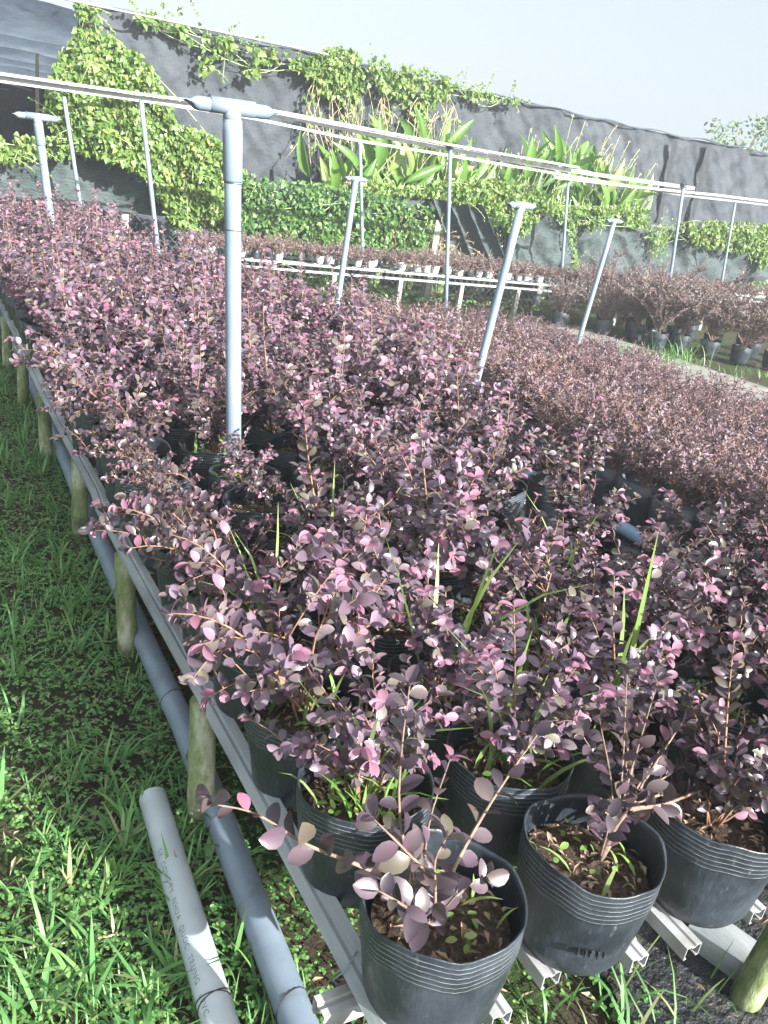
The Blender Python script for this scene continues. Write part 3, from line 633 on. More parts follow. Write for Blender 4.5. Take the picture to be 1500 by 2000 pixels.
# ------------------------------------------------------------------ tee poles
def beak_tube(mb, c, ax, L, r, seg=16, pinch=True):
    """pipe with both ends squeezed flat"""
    ax = unit(np.asarray(ax, float)); up = np.array([0, 0, 1.0]); a = unit(np.cross(ax, up)); u2 = np.cross(a, ax); A = np.linspace(0, 2 * PI, seg + 1); rows = []
    for q, sy, sz, lift in ((-.5, 1.25, .12, .2), (-.46, 1.2, .25, .12), (-.40, 1.05, .9, 0), (-.36, 1, 1, 0), (0, 1, 1, 0), (.36, 1, 1, 0), (.40, 1.05, .9, 0), (.46, 1.2, .25, .12), (.5, 1.25, .12, .2)):
        rows.append([np.asarray(c) + ax * q * L + a * r * sy * math.cos(t) + u2 * (r * sz * math.sin(t) + lift * r) for t in A])
    mb.grid(np.array(rows)); return mb
def tee_pole(base, top, r, L, label, sleeve=True, group='tee topped plastic poles standing in the beds'):
    base = np.asarray(base, float); top = np.asarray(top, float); t = thing('tee_pole', label, 'pole', tuple(base), 0, group); rel_ = top - base
    mb = MB(); mb.tube(np.array([rel_ * q for q in np.linspace(0, 1, 6)]), r, 18); mb.build('pole', ['grey_pvc'], t)
    if sleeve:
        mb = MB(); mb.tube(np.array([rel_ * q for q in (.875, .878, .96, .98)]), [r * 1.05, r * 1.16, r * 1.16, r * 1.1], 18); mb.build('sleeve', ['grey_pvc'], t)
    mb = MB(); mb.tube([rel_ - [L * .24, 0, 0], rel_ + [L * .24, 0, .004]], r * .88, 18); mb.tube([rel_ - np.array([0, 0, r * 1.6]), rel_], r * 1.0, 16); mb.build('tee_socket', ['grey_pvc'], t)
    mb = MB(); beak_tube(mb, rel_, (1, 0, .03), L, r * .76); mb.build('cross_arm', ['grey_pvc'], t)
    if sleeve:
        mb = MB()
        for q in (.79, .873): 
            th = np.linspace(0, 2 * PI, 20); mb.tube(np.stack([rel_[0] * q + r * 1.03 * np.cos(th), r * 1.03 * np.sin(th), rel_[2] * q + 0 * th], 1), .0012, 5)
        mb.build('tie_wire', ['tie_wire'], t)
    return t
tee_pole((1.055, 2.79, 0), (.925, 2.79, 1.735), .0275, .30, 'tall grey tee pole nearest the camera, rising from the left bench')
tee_pole((1.19, 7.83, 0), (.99, 7.83, 1.665), .032, .37, 'grey tee pole far back on the left bench before the vine mound')
tee_pole((.36, 9.9, 0), (.32, 9.9, 1.62), .03, .35, 'grey tee pole cut by the left photo edge')
def extr(u, v, u2, v2, Y): a = at(u, v, Y); b_ = at(u2, v2, Y); q = b_[2] / (b_[2] - a[2]); return b_ + (a - b_) * q, a
for (q, lab, r_) in (((695, 350, 655, 620, 5.88), 'thin leaning grey tee pole behind the bench, second tee pole from the nearest', .022), ((1018, 402, 930, 745, 4.0), 'leaning grey tee pole at the right edge of the left bench', .0235), ((1200, 432, 1135, 650, 5.75), 'leaning grey tee pole in the wide bed, rightmost of the tee poles', .021)):
    bs, tp = extr(*q); tee_pole(bs, tp, r_, .19, lab, False)

# ------------------------------------------------------------------ pipe frame in front of the nets
fr = thing('pipe_frame', 'grey post and white rail frame standing in front of the green nets', 'frame', (0, 0, 0))
def post(b0_, t0_, r=.022):
    mb = MB(); b0_ = np.array(b0_); t0_ = np.array(t0_); mb.tube(np.array([b0_ + (t0_ - b0_) * q for q in np.linspace(0, 1, 4)]), r, 12); mb.build('post', ['grey_pvc'], fr)
for b0_, t0_ in (((5.73, 8.65, 0), (5.40, 8.65, 2.05)), ((9.45, 8.65, 0), (9.12, 8.65, 2.07)), ((2.29, 8.65, 0), (1.99, 8.65, 1.96)),
                 ((5.53, 10.5, 0), (5.2, 10.5, 1.95)), ((9.05, 10.5, 0), (8.70, 10.5, 1.94)), ((12.7, 10.5, 0), (12.38, 10.5, 2.0)), ((-1.3, 8.65, 0), (-1.5, 8.65, 1.94)), ((1.9, 10.5, 0), (1.6, 10.5, 1.93))): post(b0_, t0_)
def rail(p0, p1, w_, h_, name='rail'):
    mb = flat(MB()); p0 = np.array(p0); p1 = np.array(p1); n_ = 30; rows = []
    for q in np.linspace(0, 1, n_):
        c = p0 + (p1 - p0) * q; c[2] += .006 * math.sin(q * 23) ; rows.append([c + np.array([0, a, b_]) for a, b_ in ((-w_, -h_), (-w_, h_), (w_, h_), (w_, -h_), (-w_, -h_))])
    mb.grid(np.array(rows)); return mb.build(name, ['white_metal'], fr)
def rail_through(pix, Y, h_, ext=True):
    P = [at(u, v, Y) for u, v in pix]
    if ext: P = [P[0] + (P[0] - P[1]) * 1.5] + P
    q = np.linspace(0, len(P) - 1, 40); P = np.array(P); c = np.stack([np.interp(q, np.arange(len(P)), P[:, k]) for k in range(3)], 1)
    mb = flat(MB()); mb.grid(np.array([[p + np.array([0, a_, b_]) for a_, b_ in ((-.02, -h_), (-.02, h_), (.02, h_), (.02, -h_), (-.02, -h_))] for p in c])); mb.build('rail', ['white_metal'], fr)
rail_through([(0, 152), (275, 192), (400, 209)], 8.65, .016); rail_through([(0, 144), (275, 184), (540, 217), (880, 283), (1130, 327)], 8.58, .012)
rail_through([(520, 219), (705, 258), (880, 292), (1110, 333), (1355, 368)], 8.69, .022, False)
rail_through([(0, 158), (275, 196), (480, 228), (700, 275), (880, 304), (1110, 343), (1340, 382), (1520, 402)], 10.5, .016); rail_through([(1080, 346), (1250, 366), (1400, 381), (1520, 396)], 10.44, .018, False)
mb = MB()
for x, y, z in ((5.40, 8.65, 2.02), (9.12, 8.65, 2.04)):
    for k in range(5):
        th = np.linspace(0, 2 * PI, 14); mb.tube(np.stack([x + .034 * np.cos(th), y + .05 * np.sin(th), z + .008 * (k - 2) + .012 * np.sin(th + k)], 1), .004, 5)
mb.build('tie_wire', ['tie_wire'], fr)

# ------------------------------------------------------------------ back bench
bb = thing('back_bench', 'white railed bench along the back below the green nets', 'bench', (0, 0, 0))
for k, x in enumerate(np.arange(2.7, 16, .955)):
    for y in (9.62,):
        mb = flat(MB()); mb.box((x - .03, y - .03, -.02), (x + .03, y + .03, .42)); mb.build('leg', ['concrete'], bb)
for y, z in ((9.58, .50), (9.60, .42), (9.85, .485), (10.2, .50)):
    mb = flat(MB()); mb.box((2.75, y - .02, z - .013), (9.0, y + .02, z + .013)); mb.build('rail', ['white_metal'], bb)
    mb = flat(MB()); mb.box((9.02, y - .02, z - .013 + .10), (16, y + .02, z + .013 + .10)); mb.build('rail', ['white_metal'], bb)
BGRP = 'small white pots of brownish seedlings along the back bench'
def seed_pot(seed):
    g = np.random.default_rng(seed); mb = MB(); lowbag(mb, .055, .09, 3)
    fo, st = grow(shrub_stems(g, 11, .17, .13, .08, 4, .5), g, .026, .013, True, .2, (T_SMALL, T_SMALL), .6, .05, .002)
    mb.add(np.concatenate(fo.v), np.concatenate(fo.f4), None, 0); mb.add(np.concatenate(st.v), np.concatenate(st.f4), None, 2)
    return mb.mesh('seedling_pot', ['dusky_leaf', 'young_leaf', 'twig', 'bag_plastic' if seed % 3 == 2 else 'white_foam'])
SP = [seed_pot(500 + s) for s in range(6)]
for i, x in enumerate(np.arange(2.9, 12.5, .17)):
    for y in (9.68, 9.93):
        if rng.random() < .22: continue
        tag(obj('seedling_pot', SP[int(rng.integers(0, 6))], None, (x + rng.normal(0, .02), y + rng.normal(0, .02), .52), rng.uniform(0, 6), rng.uniform(.85, 1.2)),
            'small white pot with a brownish seedling on the front rail of the back bench' if y < 9.8 else 'small white pot with a brownish seedling in the rear line of the back bench', 'seedling pot', BGRP)
def bush_mesh(seed, H, spread, n=16, leaf=.024, lm='dusky_leaf', bag=True):
    g = np.random.default_rng(seed); mb = MB(); fo, st = grow(shrub_stems(g, n, H, spread, .0, 8, .25), g, leaf, .0105, True, .12, (T_SMALL, T_SMALL), .62, .06, .004)
    zo = .2 if bag else 0
    mb.add(np.concatenate(fo.v) + [0, 0, zo], np.concatenate(fo.f4), None, np.concatenate(fo.m4)); mb.add(np.concatenate(st.v) + [0, 0, zo], np.concatenate(st.f4), None, 2)
    me1 = mb.mesh('foliage', [lm, 'young_leaf', 'bark'])
    return me1
BUSH = [bush_mesh(520 + s, .90, .46, 22, .030) for s in range(4)]
BBAG = bag_mesh(530, .125, .22)
FGRP = 'dusky bushes in black pots beyond the path'
spots = [(8.19, 8.55, 'leftmost pot, pale grey side to the sun'), (8.51, 8.25, ''), (8.45, 7.80, ''), (8.75, 7.68, ''), (8.98, 7.40, ''), (9.25, 7.12, ''), (9.55, 6.86, ''), (8.95, 8.75, ''), (9.3, 8.3, ''), (9.55, 7.85, ''), (9.85, 7.45, ''), (10.2, 7.0, ''), (9.9, 8.6, ''), (10.4, 8.0, ''), (10.8, 7.5, ''), (7.75, 8.95, ''), (8.75, 9.15, ''), (9.7, 9.1, '')]
BL = ['dusky bush in the leftmost black pot beyond the path', 'dusky bush in a shaded black pot, second beyond the path', 'dusky bush in a sunlit grey black pot on the path edge', 'dusky bush in a black pot right of the sunlit pot, tall grass in front', 'dusky bush in a dark pot behind the tall path grass', 'dusky bush leaning over the path near the right photo edge', 'dusky bush in a dark pot cut by the right photo edge']
for i, (x, y, _) in enumerate(spots):
    t = thing('potted_bush', BL[i] if i < 7 else 'dusky bush behind the front pots beyond the path', 'potted bush', (x, y, .02), 0, FGRP if i < 7 else 'dusky bushes behind the front pots')
    obj('pot', BBAG, t, None, rng.uniform(0, 6)); obj('foliage', BUSH[i % 4], t, None, rng.uniform(0, 6), rng.uniform(.9, 1.12) * (.8 if i in (0, 15) else 1) * (.52 if x > 9.7 else 1))
for (x, y, h) in ((9.3, 9.3, 1.0), (8.35, 9.45, 1.0), (9.0, 9.1, .9)):
    tag(obj('tall_bush', bush_mesh(int(x * 100), h, .22, 9, .024, bag=False), None, (x, y, .0), 0), 'thin dusky bush with upright sprays rising above the white back bench' if x > 9.1 else ('thin dusky bush standing before the back bench near the leaning pole' if x < 8.5 else 'bushy dusky shrub between two thin bushes at the back bench'), 'bush')

# ------------------------------------------------------------------ nets
def net_panel(name, top, bottom, Y, mat, label, nu=120, nv=30, amp=.05, seed=0, fold=14.0, vert=True, sag=.0, pleat=0, crease=0):
    """top/bottom: lists of (x, z); a wrinkled cloth between the two edges"""
    top = np.array(top, float); bottom = np.array(bottom, float); u = np.linspace(0, 1, nu)
    def along(P): q = np.linspace(0, 1, len(P)); return np.stack([np.interp(u, q, P[:, 0]), np.interp(u, q, P[:, 1])], 1)
    A_ = along(top); B_ = along(bottom); v = np.linspace(0, 1, nv)[None, :, None]; G = A_[:, None] * (1 - v) + B_[:, None] * v
    X_, Z_ = G[..., 0], G[..., 1]
    w1 = hnoise(X_, Z_, 1.6, seed) * .9 + .45 * np.sin(fold * (X_ + .35 * hnoise(Z_, X_, 1.5, seed + 2)) ) * (v[..., 0] if vert else 1) + .28 * hnoise(X_, Z_, 6, seed + 4)
    if crease: w1 = w1 + crease * (np.abs(hnoise(X_ + .7 * Z_, Z_, 2.3, seed + 5)) + .6 * np.abs(hnoise(X_ - .4 * Z_, Z_ * .5, 4.7, seed + 7)) - .5)
    if pleat: w1 = .25 * w1 + np.abs(np.sin(pleat * PI * (u[:, None] + .06 * v[..., 0]))) * 2 - 1.2
    Yv = Y + amp * w1 - sag * np.sin(PI * v[..., 0])
    mb = MB(); mb.grid(np.stack([X_, Yv, Z_], -1)); return mb, label
mb, _ = net_panel('tall_net', [(2.15, 3.17), (6.2, 3.16), (9.2, 3.13), (12.2, 3.09), (15.9, 3.13), (24, 3.2)], [(2.2, .1), (24, .1)], 13.0, 'shade_cloth', '', 520, 70, .085, 3, 5.0, crease=.5)
tn = thing('shade_wall', 'tall dark grey shade cloth wall at the back under the pale sky', 'shade net', (0, 0, 0))
mb.build('cloth', ['shade_cloth'], tn)
for u, v, u2, v2 in ((1318, 282, 1290, 420), (1384, 290, 1352, 428)):
    a = at(u, v, 12.9); b_ = at(u2, v2, 12.9); mb = MB(); n_ = 14; g = np.random.default_rng(u)
    mb.grid(np.array([[a + (b_ - a) * q + np.array([s_ * (.05 + .025 * g.random()) , -.02 * (s_ == 0), 0]) for s_ in (-1, 0, 1)] for q in np.linspace(-.05, 1.1, n_)])); mb.build('seam', ['dark_seam'], tn)
mb = MB(); xs = np.linspace(2.1, 24, 160); mb.tube(np.stack([xs, 12.93 + .03 * np.sin(xs * 3), 3.15 - .012 * np.clip(xs - 2, 0, 10) * .5 + .02 * np.sin(xs * 5.1) + np.where(xs > 12, .06, 0) * np.clip((xs - 12) / 4, 0, 1)], 1), .013 + .005 * np.sin(xs * 7.3), 8); mb.build('rolled_hem', ['roof_cloth'], tn)
tr = MB(); a = at(150, 3, 12.6); b_ = at(640, 106, 12.6); tr.tube(np.array([a + (b_ - a) * q for q in np.linspace(-.3, 1, 9)]), .013, 10); tr.build('top_rail', ['white_metal'], tn)
# lower nets
LN = thing('net_fence', 'low green black net hung along the wire fence, sagging in folds', 'net fence', (0, 0, 0))
def lower(pt, pb, Y, seed, amp=.05, fold=9, nu=120, nv=40, name='net_panel', pleat=0):
    cr = 1.1
    T_ = [(at(u, v, Y)[0], at(u, v, Y)[2]) for u, v in pt]; B_ = [(at(u, v, Y)[0], at(u, v, Y)[2]) for u, v in pb]
    mb, _ = net_panel('', T_, B_, Y, '', '', nu, nv, amp, seed, fold, False, 0, pleat, cr); mb.build(name, ['green_net'], LN)
lower([(-160, 262), (0, 285), (130, 290), (290, 305), (420, 330)], [(-160, 380), (0, 388), (130, 400), (290, 420), (420, 430)], 11.05, 1, .06, 3)
lower([(420, 345), (560, 362), (720, 376), (880, 392)], [(420, 420), (560, 412), (720, 420), (880, 428)], 11.0, 2, .05, 6, 100, 20)
lower([(838, 388), (870, 392), (905, 398), (935, 398)], [(880, 488), (930, 520), (965, 535), (1000, 540)], 10.85, 3, .10, 18, 120, 50, pleat=3)
lower([(995, 470), (1020, 432), (1045, 412), (1120, 425), (1170, 420), (1250, 455), (1340, 445), (1500, 455), (1700, 480)], [(985, 545), (1020, 552), (1060, 556), (1150, 560), (1230, 540), (1290, 535), (1390, 552), (1480, 540), (1700, 560)], 11.0, 4, .10, 4, 160, 50)
for x in (6.75, 9.1, 11.4, 4.4, 2.4, 13.6):
    mb = flat(MB()); mb.box((x - .05, 11.12 if x != 6.75 else 10.80, -.02), (x + .05, 11.22 if x != 6.75 else 10.90, 1.25 if x != 6.75 else 1.13)); mb.build('post', ['concrete'], LN)
mb = MB()   # wire mesh behind
for z0 in np.arange(-1.2, 13.2, .11):
    for s_ in (1, -1):
        xa = 2.6 + z0; pts = np.array([(xa, 11.1, .0), (xa + s_ * .6, 11.1, .6), (xa + s_ * 1.2, 11.1, 1.2)]); 
        if pts[:, 0].min() > 2 and pts[:, 0].max() < 14.5: mb.tube(pts, .0022, 3, cap=False)
mb.build('wire_mesh', ['grey_pvc'], LN)

# ------------------------------------------------------------------ shade house behind, left
sh = thing('shade_house', 'open shade house with sagging dark cloth roof at the top left', 'shade house', (0, 0, 0))
X_ = np.linspace(-16, 24, 140); Yr = np.linspace(13.2, 29, 90); GX, GY = np.meshgrid(X_, Yr, indexing='ij')
ZZ = 3.09 - .34 * np.abs(np.sin(PI * (GY - 13.2) / 2.75 + .05 * np.sin(GX))) + .05 * hnoise(GX, GY, 1.2, 5) + .02 * hnoise(GX, GY, 5, 2)
mb = MB(); mb.grid(np.stack([GX, GY, ZZ], -1)); mb.build('roof', ['roof_cloth'], sh)
mb, _ = net_panel('', [(-16, 2.9), (24, 2.9)], [(-16, 0), (24, 0)], 29, '', '', 120, 20, .2, 8, 2.0); mb.build('rear_wall', ['dark_seam'], sh)
for x, y in ((.75, 14.5), (1.1, 17), (.2, 16), (-1.5, 18), (1.6, 20), (.4, 22), (2.2, 17.5), (-3, 20), (-.6, 24), (1.2, 25), (-2.5, 14.5), (3.3, 21)):
    mb = MB(); mb.tube([(x, y, 0), (x + .03, y, 3.05)], .03, 8); mb.build('post', ['dry_stem'], sh)
for y in (15, 18, 22):
    mb = MB(); xs = np.linspace(-10, 2.2, 20); mb.tube(np.stack([xs, np.full(20, y), 2.2 + .05 * np.sin(xs * 2 + y)], 1), .012, 6); mb.build('wire', ['white_metal'], sh)

# ------------------------------------------------------------------ vines
def inpoly(P, poly):
    x, y = P[:, 0], P[:, 1]; c = np.zeros(len(P), bool); n_ = len(poly)
    for i in range(n_):
        x1, y1 = poly[i]; x2, y2 = poly[(i + 1) % n_]
        c ^= ((y1 > y) != (y2 > y)) & (x < (x2 - x1) * (y - y1) / (y2 - y1 + 1e-9) + x1)
    return c
def vine(label, poly, Y, dens, size, thick=.12, dome=0.0, seed=0, mat='vine_leaf', stem='green_stem', nstem=8, name='climbing_vine', cat='vine', group=None, patch=.0, tpl=T_HEART, hang=.55):
    g = np.random.default_rng(seed); W_ = np.array([(at(u, v, Y)[0], at(u, v, Y)[2]) for u, v in poly]); lo = W_.min(0); hi = W_.max(0)
    dens *= 4.6; size *= .70; n_ = int(dens * (hi[0] - lo[0]) * (hi[1] - lo[1])); P = lo + (hi - lo) * g.random((n_, 2)); P += g.normal(0, .03, P.shape); k = inpoly(P, W_)
    if patch: k &= (hnoise(P[:, 0], P[:, 1], 5.5, seed) + g.normal(0, .25, n_)) > (patch - .5)
    P = P[k]; n_ = len(P); c = (P - (lo + hi) / 2) / ((hi - lo) / 2 + 1e-6); rr = np.clip(1 - (c ** 2).sum(1), 0, 1)
    lump = .5 + .5 * hnoise(P[:, 0], P[:, 1], 3.3, seed + 9)
    yv = Y - dome * np.sqrt(rr) - thick * 1.6 * lump - thick * g.random(n_) ** 1.5
    O = np.stack([P[:, 0], yv, P[:, 1]], 1); D = g.normal(0, .55, (n_, 3)) + [0, -.35, -hang]; N = g.normal(0, .45, (n_, 3)) + [.15, -.75, .55]
    L = size * g.uniform(.45, 1.4, n_)
    ws = []
    for i in range(int(nstem * 2.2)):
        if n_ < 4: break
        p = O[g.integers(0, n_)]; o = np.array([g.normal(0, .16), -g.uniform(.02, .22), g.normal(.05, .18)]); pl = curve(p, p + o, [0, -.02, .07], 6); ws.append(pl); k_ = 9
        q = pl[g.integers(1, 6, k_)] + g.normal(0, .012, (k_, 3)); O = np.vstack([O, q]); D = np.vstack([D, g.normal(0, .6, (k_, 3)) + [0, -.2, -.4]]); N = np.vstack([N, g.normal(0, .5, (k_, 3)) + [.1, -.7, .5]]); L = np.concatenate([L, size * g.uniform(.35, .8, k_)])
    t = thing(name, label, cat, (0, 0, 0), 0, group)
    mb = MB(); mb.leaves(tpl, O, D, N, L, L * .85); mb.build('leaves', [mat], t)
    mb = MB()
    for pl in ws: mb.tube(pl, .0035, 4)
    for i in range(nstem):
        if n_ < 4: break
        a, b_ = O[g.integers(0, n_)], O[g.integers(0, n_)]
        if np.linalg.norm(a - b_) > 1.6: b_ = a + (b_ - a) * 1.6 / np.linalg.norm(a - b_)
        mb.tube(curve(a + [0, .06, 0], b_ + [0, .06, 0], [g.normal(0, .12), 0, g.normal(0, .15)], 7), .0055, 4)
    if mb.n: mb.build('runners', [stem], t)
    return t
vine('tuft of vine at the left end of the tall cloth, above the big mound', [(140, 8), (198, 10), (196, 45), (175, 70), (165, 105), (150, 90), (146, 50)], 12.85, 200, .12, .05, seed=1, patch=.35)
vine('thin vine band trailing along the top edge of the tall cloth', [(260, 18), (330, 40), (420, 62), (520, 92), (620, 112), (620, 165), (560, 132), (512, 118), (490, 165), (462, 120), (430, 98), (400, 150), (386, 145), (380, 90), (330, 66), (262, 40)], 12.85, 150, .12, .06, seed=2, patch=.32)
vine('dense vine clump hanging over the middle of the tall cloth', [(600, 112), (640, 92), (692, 100), (702, 170), (690, 205), (665, 180), (640, 195), (600, 150)], 12.85, 420, .10, .10, seed=3)
vine('ragged vine clump on the tall cloth above the broad leaves', [(705, 112), (800, 125), (862, 145), (872, 190), (830, 215), (845, 260), (800, 235), (770, 190), (720, 180)], 12.85, 260, .10, .10, seed=4, patch=.3)
vine('sparse vine fringe along the cloth edge against the sky', [(862, 152), (940, 176), (1020, 190), (1012, 204), (930, 196), (866, 185)], 12.85, 200, .09, .06, seed=5, patch=.4)
vine('huge bright vine mound between the shade house and the tall cloth', [(148, 62), (178, 58), (215, 85), (262, 130), (285, 190), (300, 236), (360, 252), (420, 290), (470, 345), (460, 440), (420, 470), (310, 430), (262, 345), (200, 310), (140, 290), (98, 275), (84, 215), (84, 160), (112, 110)], 11.5, 760, .085, .16, .75, seed=6, nstem=26)
vine('leafy vine over the left end of the green net', [(-120, 240), (0, 258), (70, 262), (140, 278), (255, 295), (262, 318), (200, 310), (130, 305), (60, 305), (0, 318), (-120, 300)], 10.95, 330, .085, .08, seed=7, patch=.2)
vine('thick hedge like vine on the wire fence behind the back bench', [(440, 325), (530, 350), (600, 352), (700, 372), (832, 400), (838, 470), (800, 512), (700, 505), (560, 490), (440, 470)], 10.9, 430, .078, .10, seed=8, mat='hedge_leaf', patch=.12)
vine('light vine heap behind the sagging net, under the broad leaves', [(700, 352), (780, 362), (850, 350), (950, 345), (1040, 370), (1060, 410), (1018, 440), (1000, 470), (985, 455), (965, 425), (935, 400), (880, 392), (800, 380), (705, 380)], 11.1, 420, .075, .14, seed=9)
vine('vine fall hanging over the green net in the right half', [(1050, 395), (1120, 400), (1240, 395), (1262, 425), (1250, 450), (1205, 428), (1165, 432), (1150, 450), (1118, 430), (1114, 480), (1130, 525), (1108, 530), (1102, 450), (1070, 420)], 10.9, 380, .075, .08, seed=10, patch=.15)
vine('dangling vine strand between the two right posts', [(1250, 440), (1300, 435), (1310, 470), (1290, 510), (1272, 500), (1268, 460)], 10.88, 260, .07, .05, seed=11, patch=.3)
vine('broad vine curtain on the net near the right photo edge', [(1320, 432), (1380, 428), (1460, 432), (1560, 440), (1560, 505), (1500, 500), (1480, 530), (1465, 490), (1420, 492), (1400, 480), (1370, 485), (1340, 465)], 10.88, 420, .08, .08, seed=12, patch=.12)
vine('low green creeper under the net at the far right', [(1400, 562), (1460, 548), (1560, 545), (1560, 580), (1410, 580)], 10.7, 330, .07, .1, seed=13, mat='hedge_leaf')
vine('green creeper below the left part of the back bench', [(470, 520), (560, 528), (660, 545), (700, 560), (690, 600), (600, 590), (480, 560)], 10.75, 260, .075, .1, seed=14, mat='hedge_leaf', patch=.25)
vine('green creeper below the middle of the back bench', [(700, 548), (850, 575), (1010, 590), (1060, 600), (1030, 640), (900, 640), (720, 610)], 10.75, 300, .075, .1, seed=15, mat='hedge_leaf', patch=.3)
vine('patch of dry brown creeper on the fence beside the hedge vine', [(640, 430), (860, 440), (900, 470), (980, 540), (700, 520), (640, 490)], 11.0, 260, .05, .06, seed=16, mat='dry_leaf', stem='dry_stem', nstem=60, patch=.35, tpl=T_SMALL)
# dry straggling stems
def straggle(label, box, Y, n_, seed, leafy=.3):
    g = np.random.default_rng(seed); t = thing('dry_climber', label, 'climber', (0, 0, 0)); mb = MB(); lf = MB(); O = []; D = []
    for i in range(n_):
        u = g.uniform(box[0], box[2]); v0 = g.uniform(box[1], box[1] + .35 * (box[3] - box[1])); v1 = g.uniform(box[1] + .6 * (box[3] - box[1]), box[3])
        a = at(u, v0, Y); b_ = at(u + g.normal(0, 30), v1, Y); pl = curve(a, b_, [g.normal(0, .25), g.normal(0, .1), .1], 9); mb.tube(pl, .006, 4)
        for p in pl[1:]:
            for q in range(3):
                if g.random() < leafy: O.append(p + g.normal(0, .04, 3)); D.append(g.normal(0, .5, 3) + [0, -.2, -.8])
    mb.build('stems', ['dry_stem'], t)
    if O: lf.leaves(T_HEART, O, D, g.normal(0, .5, (len(O), 3)) + [0, -.8, .4], .075 * g.uniform(.5, 1.2, len(O)), .06, 0); lf.build('leaves', ['vine_leaf'], t)
straggle('dry stems and thin leaves hanging down the middle of the tall cloth', (600, 150, 760, 350), 12.75, 34, 31, .32)
straggle('dry stems tangled above the left broad leaves', (720, 180, 900, 340), 12.6, 22, 32, .2)

# ------------------------------------------------------------------ broad leaved plants
def broadleaf(u, v, v_top, Y, seed, label, n_=14, spread=.5):
    n_ = 44
    g = np.random.default_rng(seed); b0_ = at(u, v, Y); top = at(u, v_top, Y); h = top[2]; t = thing('broad_leaf_plant', label, 'plant', (b0_[0], Y, 0), 0, 'broad leaved plants behind the net fence')
    lf = MB(); st = MB(); O = []; D = []; N = []; L = []
    for i in range(n_):
        a = g.uniform(0, 6.28); hh = h * g.uniform(.4, .80); sp = spread * g.uniform(.1, 1); p = np.array([sp * math.cos(a), .5 * sp * math.sin(a), hh])
        pl = curve([.1 * math.cos(a), .1 * math.sin(a), 0], p, [0, 0, .1], 6); st.tube(pl, np.linspace(.014, .006, 6), 5)
        d = unit(pl[-1] - pl[-2]); d = d + np.array([.75 * math.cos(a), .4 * math.sin(a), g.uniform(-.5, .4)]) + [.25, 0, 0]
        O.append(p); D.append(d); N.append(g.normal(0, .4, 3) + [.2, -.8, .4]); L.append(g.uniform(.45, .72))
    L = np.array(L); lf.leaves(T_LANCE, O, D, N, L, L * g.uniform(.17, .30, n_)); lf.build('leaves', ['broad_leaf'], t); st.build('stalks', ['green_stem'], t)
    fl = MB()
    for i in range(11):
        a = g.uniform(0, 6.28); e = np.array([.9 * spread * math.cos(a) + .3, .3 * math.sin(a), h * g.uniform(.8, 1.08)]); pl = curve([0, 0, .3], e, [-.1, 0, .35], 12); fl.tube(pl, .005, 4)
        O = []; D = []
        for q in range(7, 12):
            for k in range(3): O.append(pl[q] + g.normal(0, .015, 3)); D.append(np.array([g.normal(0, .4), g.normal(0, .4), -.9]))
        fl.leaves(T_SMALL, O, D, g.normal(0, 1, (len(O), 3)), .055, .02, 1)
    fl.build('flower_stalks', ['green_stem', 'dry_leaf'], t); return t
for i, (u, v, vt, Y, lab) in enumerate([(665, 380, 290, 11.7, 'small broad leaved plant at the left end, beside the bare cloth'), (745, 380, 255, 11.8, 'broad leaved plant with an oval leaf turned to the sun, left clump'), (815, 380, 215, 11.9, 'tall broad leaved plant with an upright paddle leaf, left clump'), (880, 380, 300, 11.7, 'short broad leaved plant between the two clumps, by the front post'), (960, 380, 300, 11.8, 'broad leaved plant with hanging seed heads, left side of the right clump'), (1025, 390, 270, 11.8, 'broad leaved plant with pale upright leaves in the middle of the right clump'), (1090, 400, 245, 11.9, 'tallest broad leaved plant of the right clump, tip above the cloth'), (1150, 405, 270, 11.8, 'broad leaved plant with leaves fanning right, right clump'), (1200, 405, 320, 11.6, 'low broad leaved plant at the right end of the clump')]):
    broadleaf(u, v, vt, Y, 600 + i, lab, 34, .6)

# ------------------------------------------------------------------ far tree
tp = at(1455, 260, 19); t = thing('small_tree', 'small dark leaved tree showing above the cloth wall at the right', 'tree', (tp[0], 19, 0)); g = np.random.default_rng(77)
mb = MB(); mb.tube(curve((0, 0, 0), (.2, 0, 3.4), (.1, 0, 0), 8), np.linspace(.09, .03, 8), 8); ends_ = []
for i in range(26):
    a = g.uniform(0, 6.28); e = np.array([1.5 * g.random() ** .6 * math.cos(a), .9 * math.sin(a) * g.random() ** .6, 3.1 + 1.35 * g.random()]); mb.tube(curve((.15, 0, 2.4 + .4 * g.random()), e, (0, 0, .2), 6), np.linspace(.03, .006, 6), 5); ends_.append(e)
mb.build('trunk', ['bark'], t)
mb = MB(); E_ = np.array(ends_); O = E_[g.integers(0, 26, 900)] + g.normal(0, .16, (900, 3)); mb.leaves(T_OVAL, O, g.normal(0, 1, (900, 3)) + [0, 0, -.2], g.normal(0, .6, (900, 3)) + [0, -.3, .7], g.uniform(.09, .16, 900), .075); mb.build('crown', ['tree_leaf'], t)

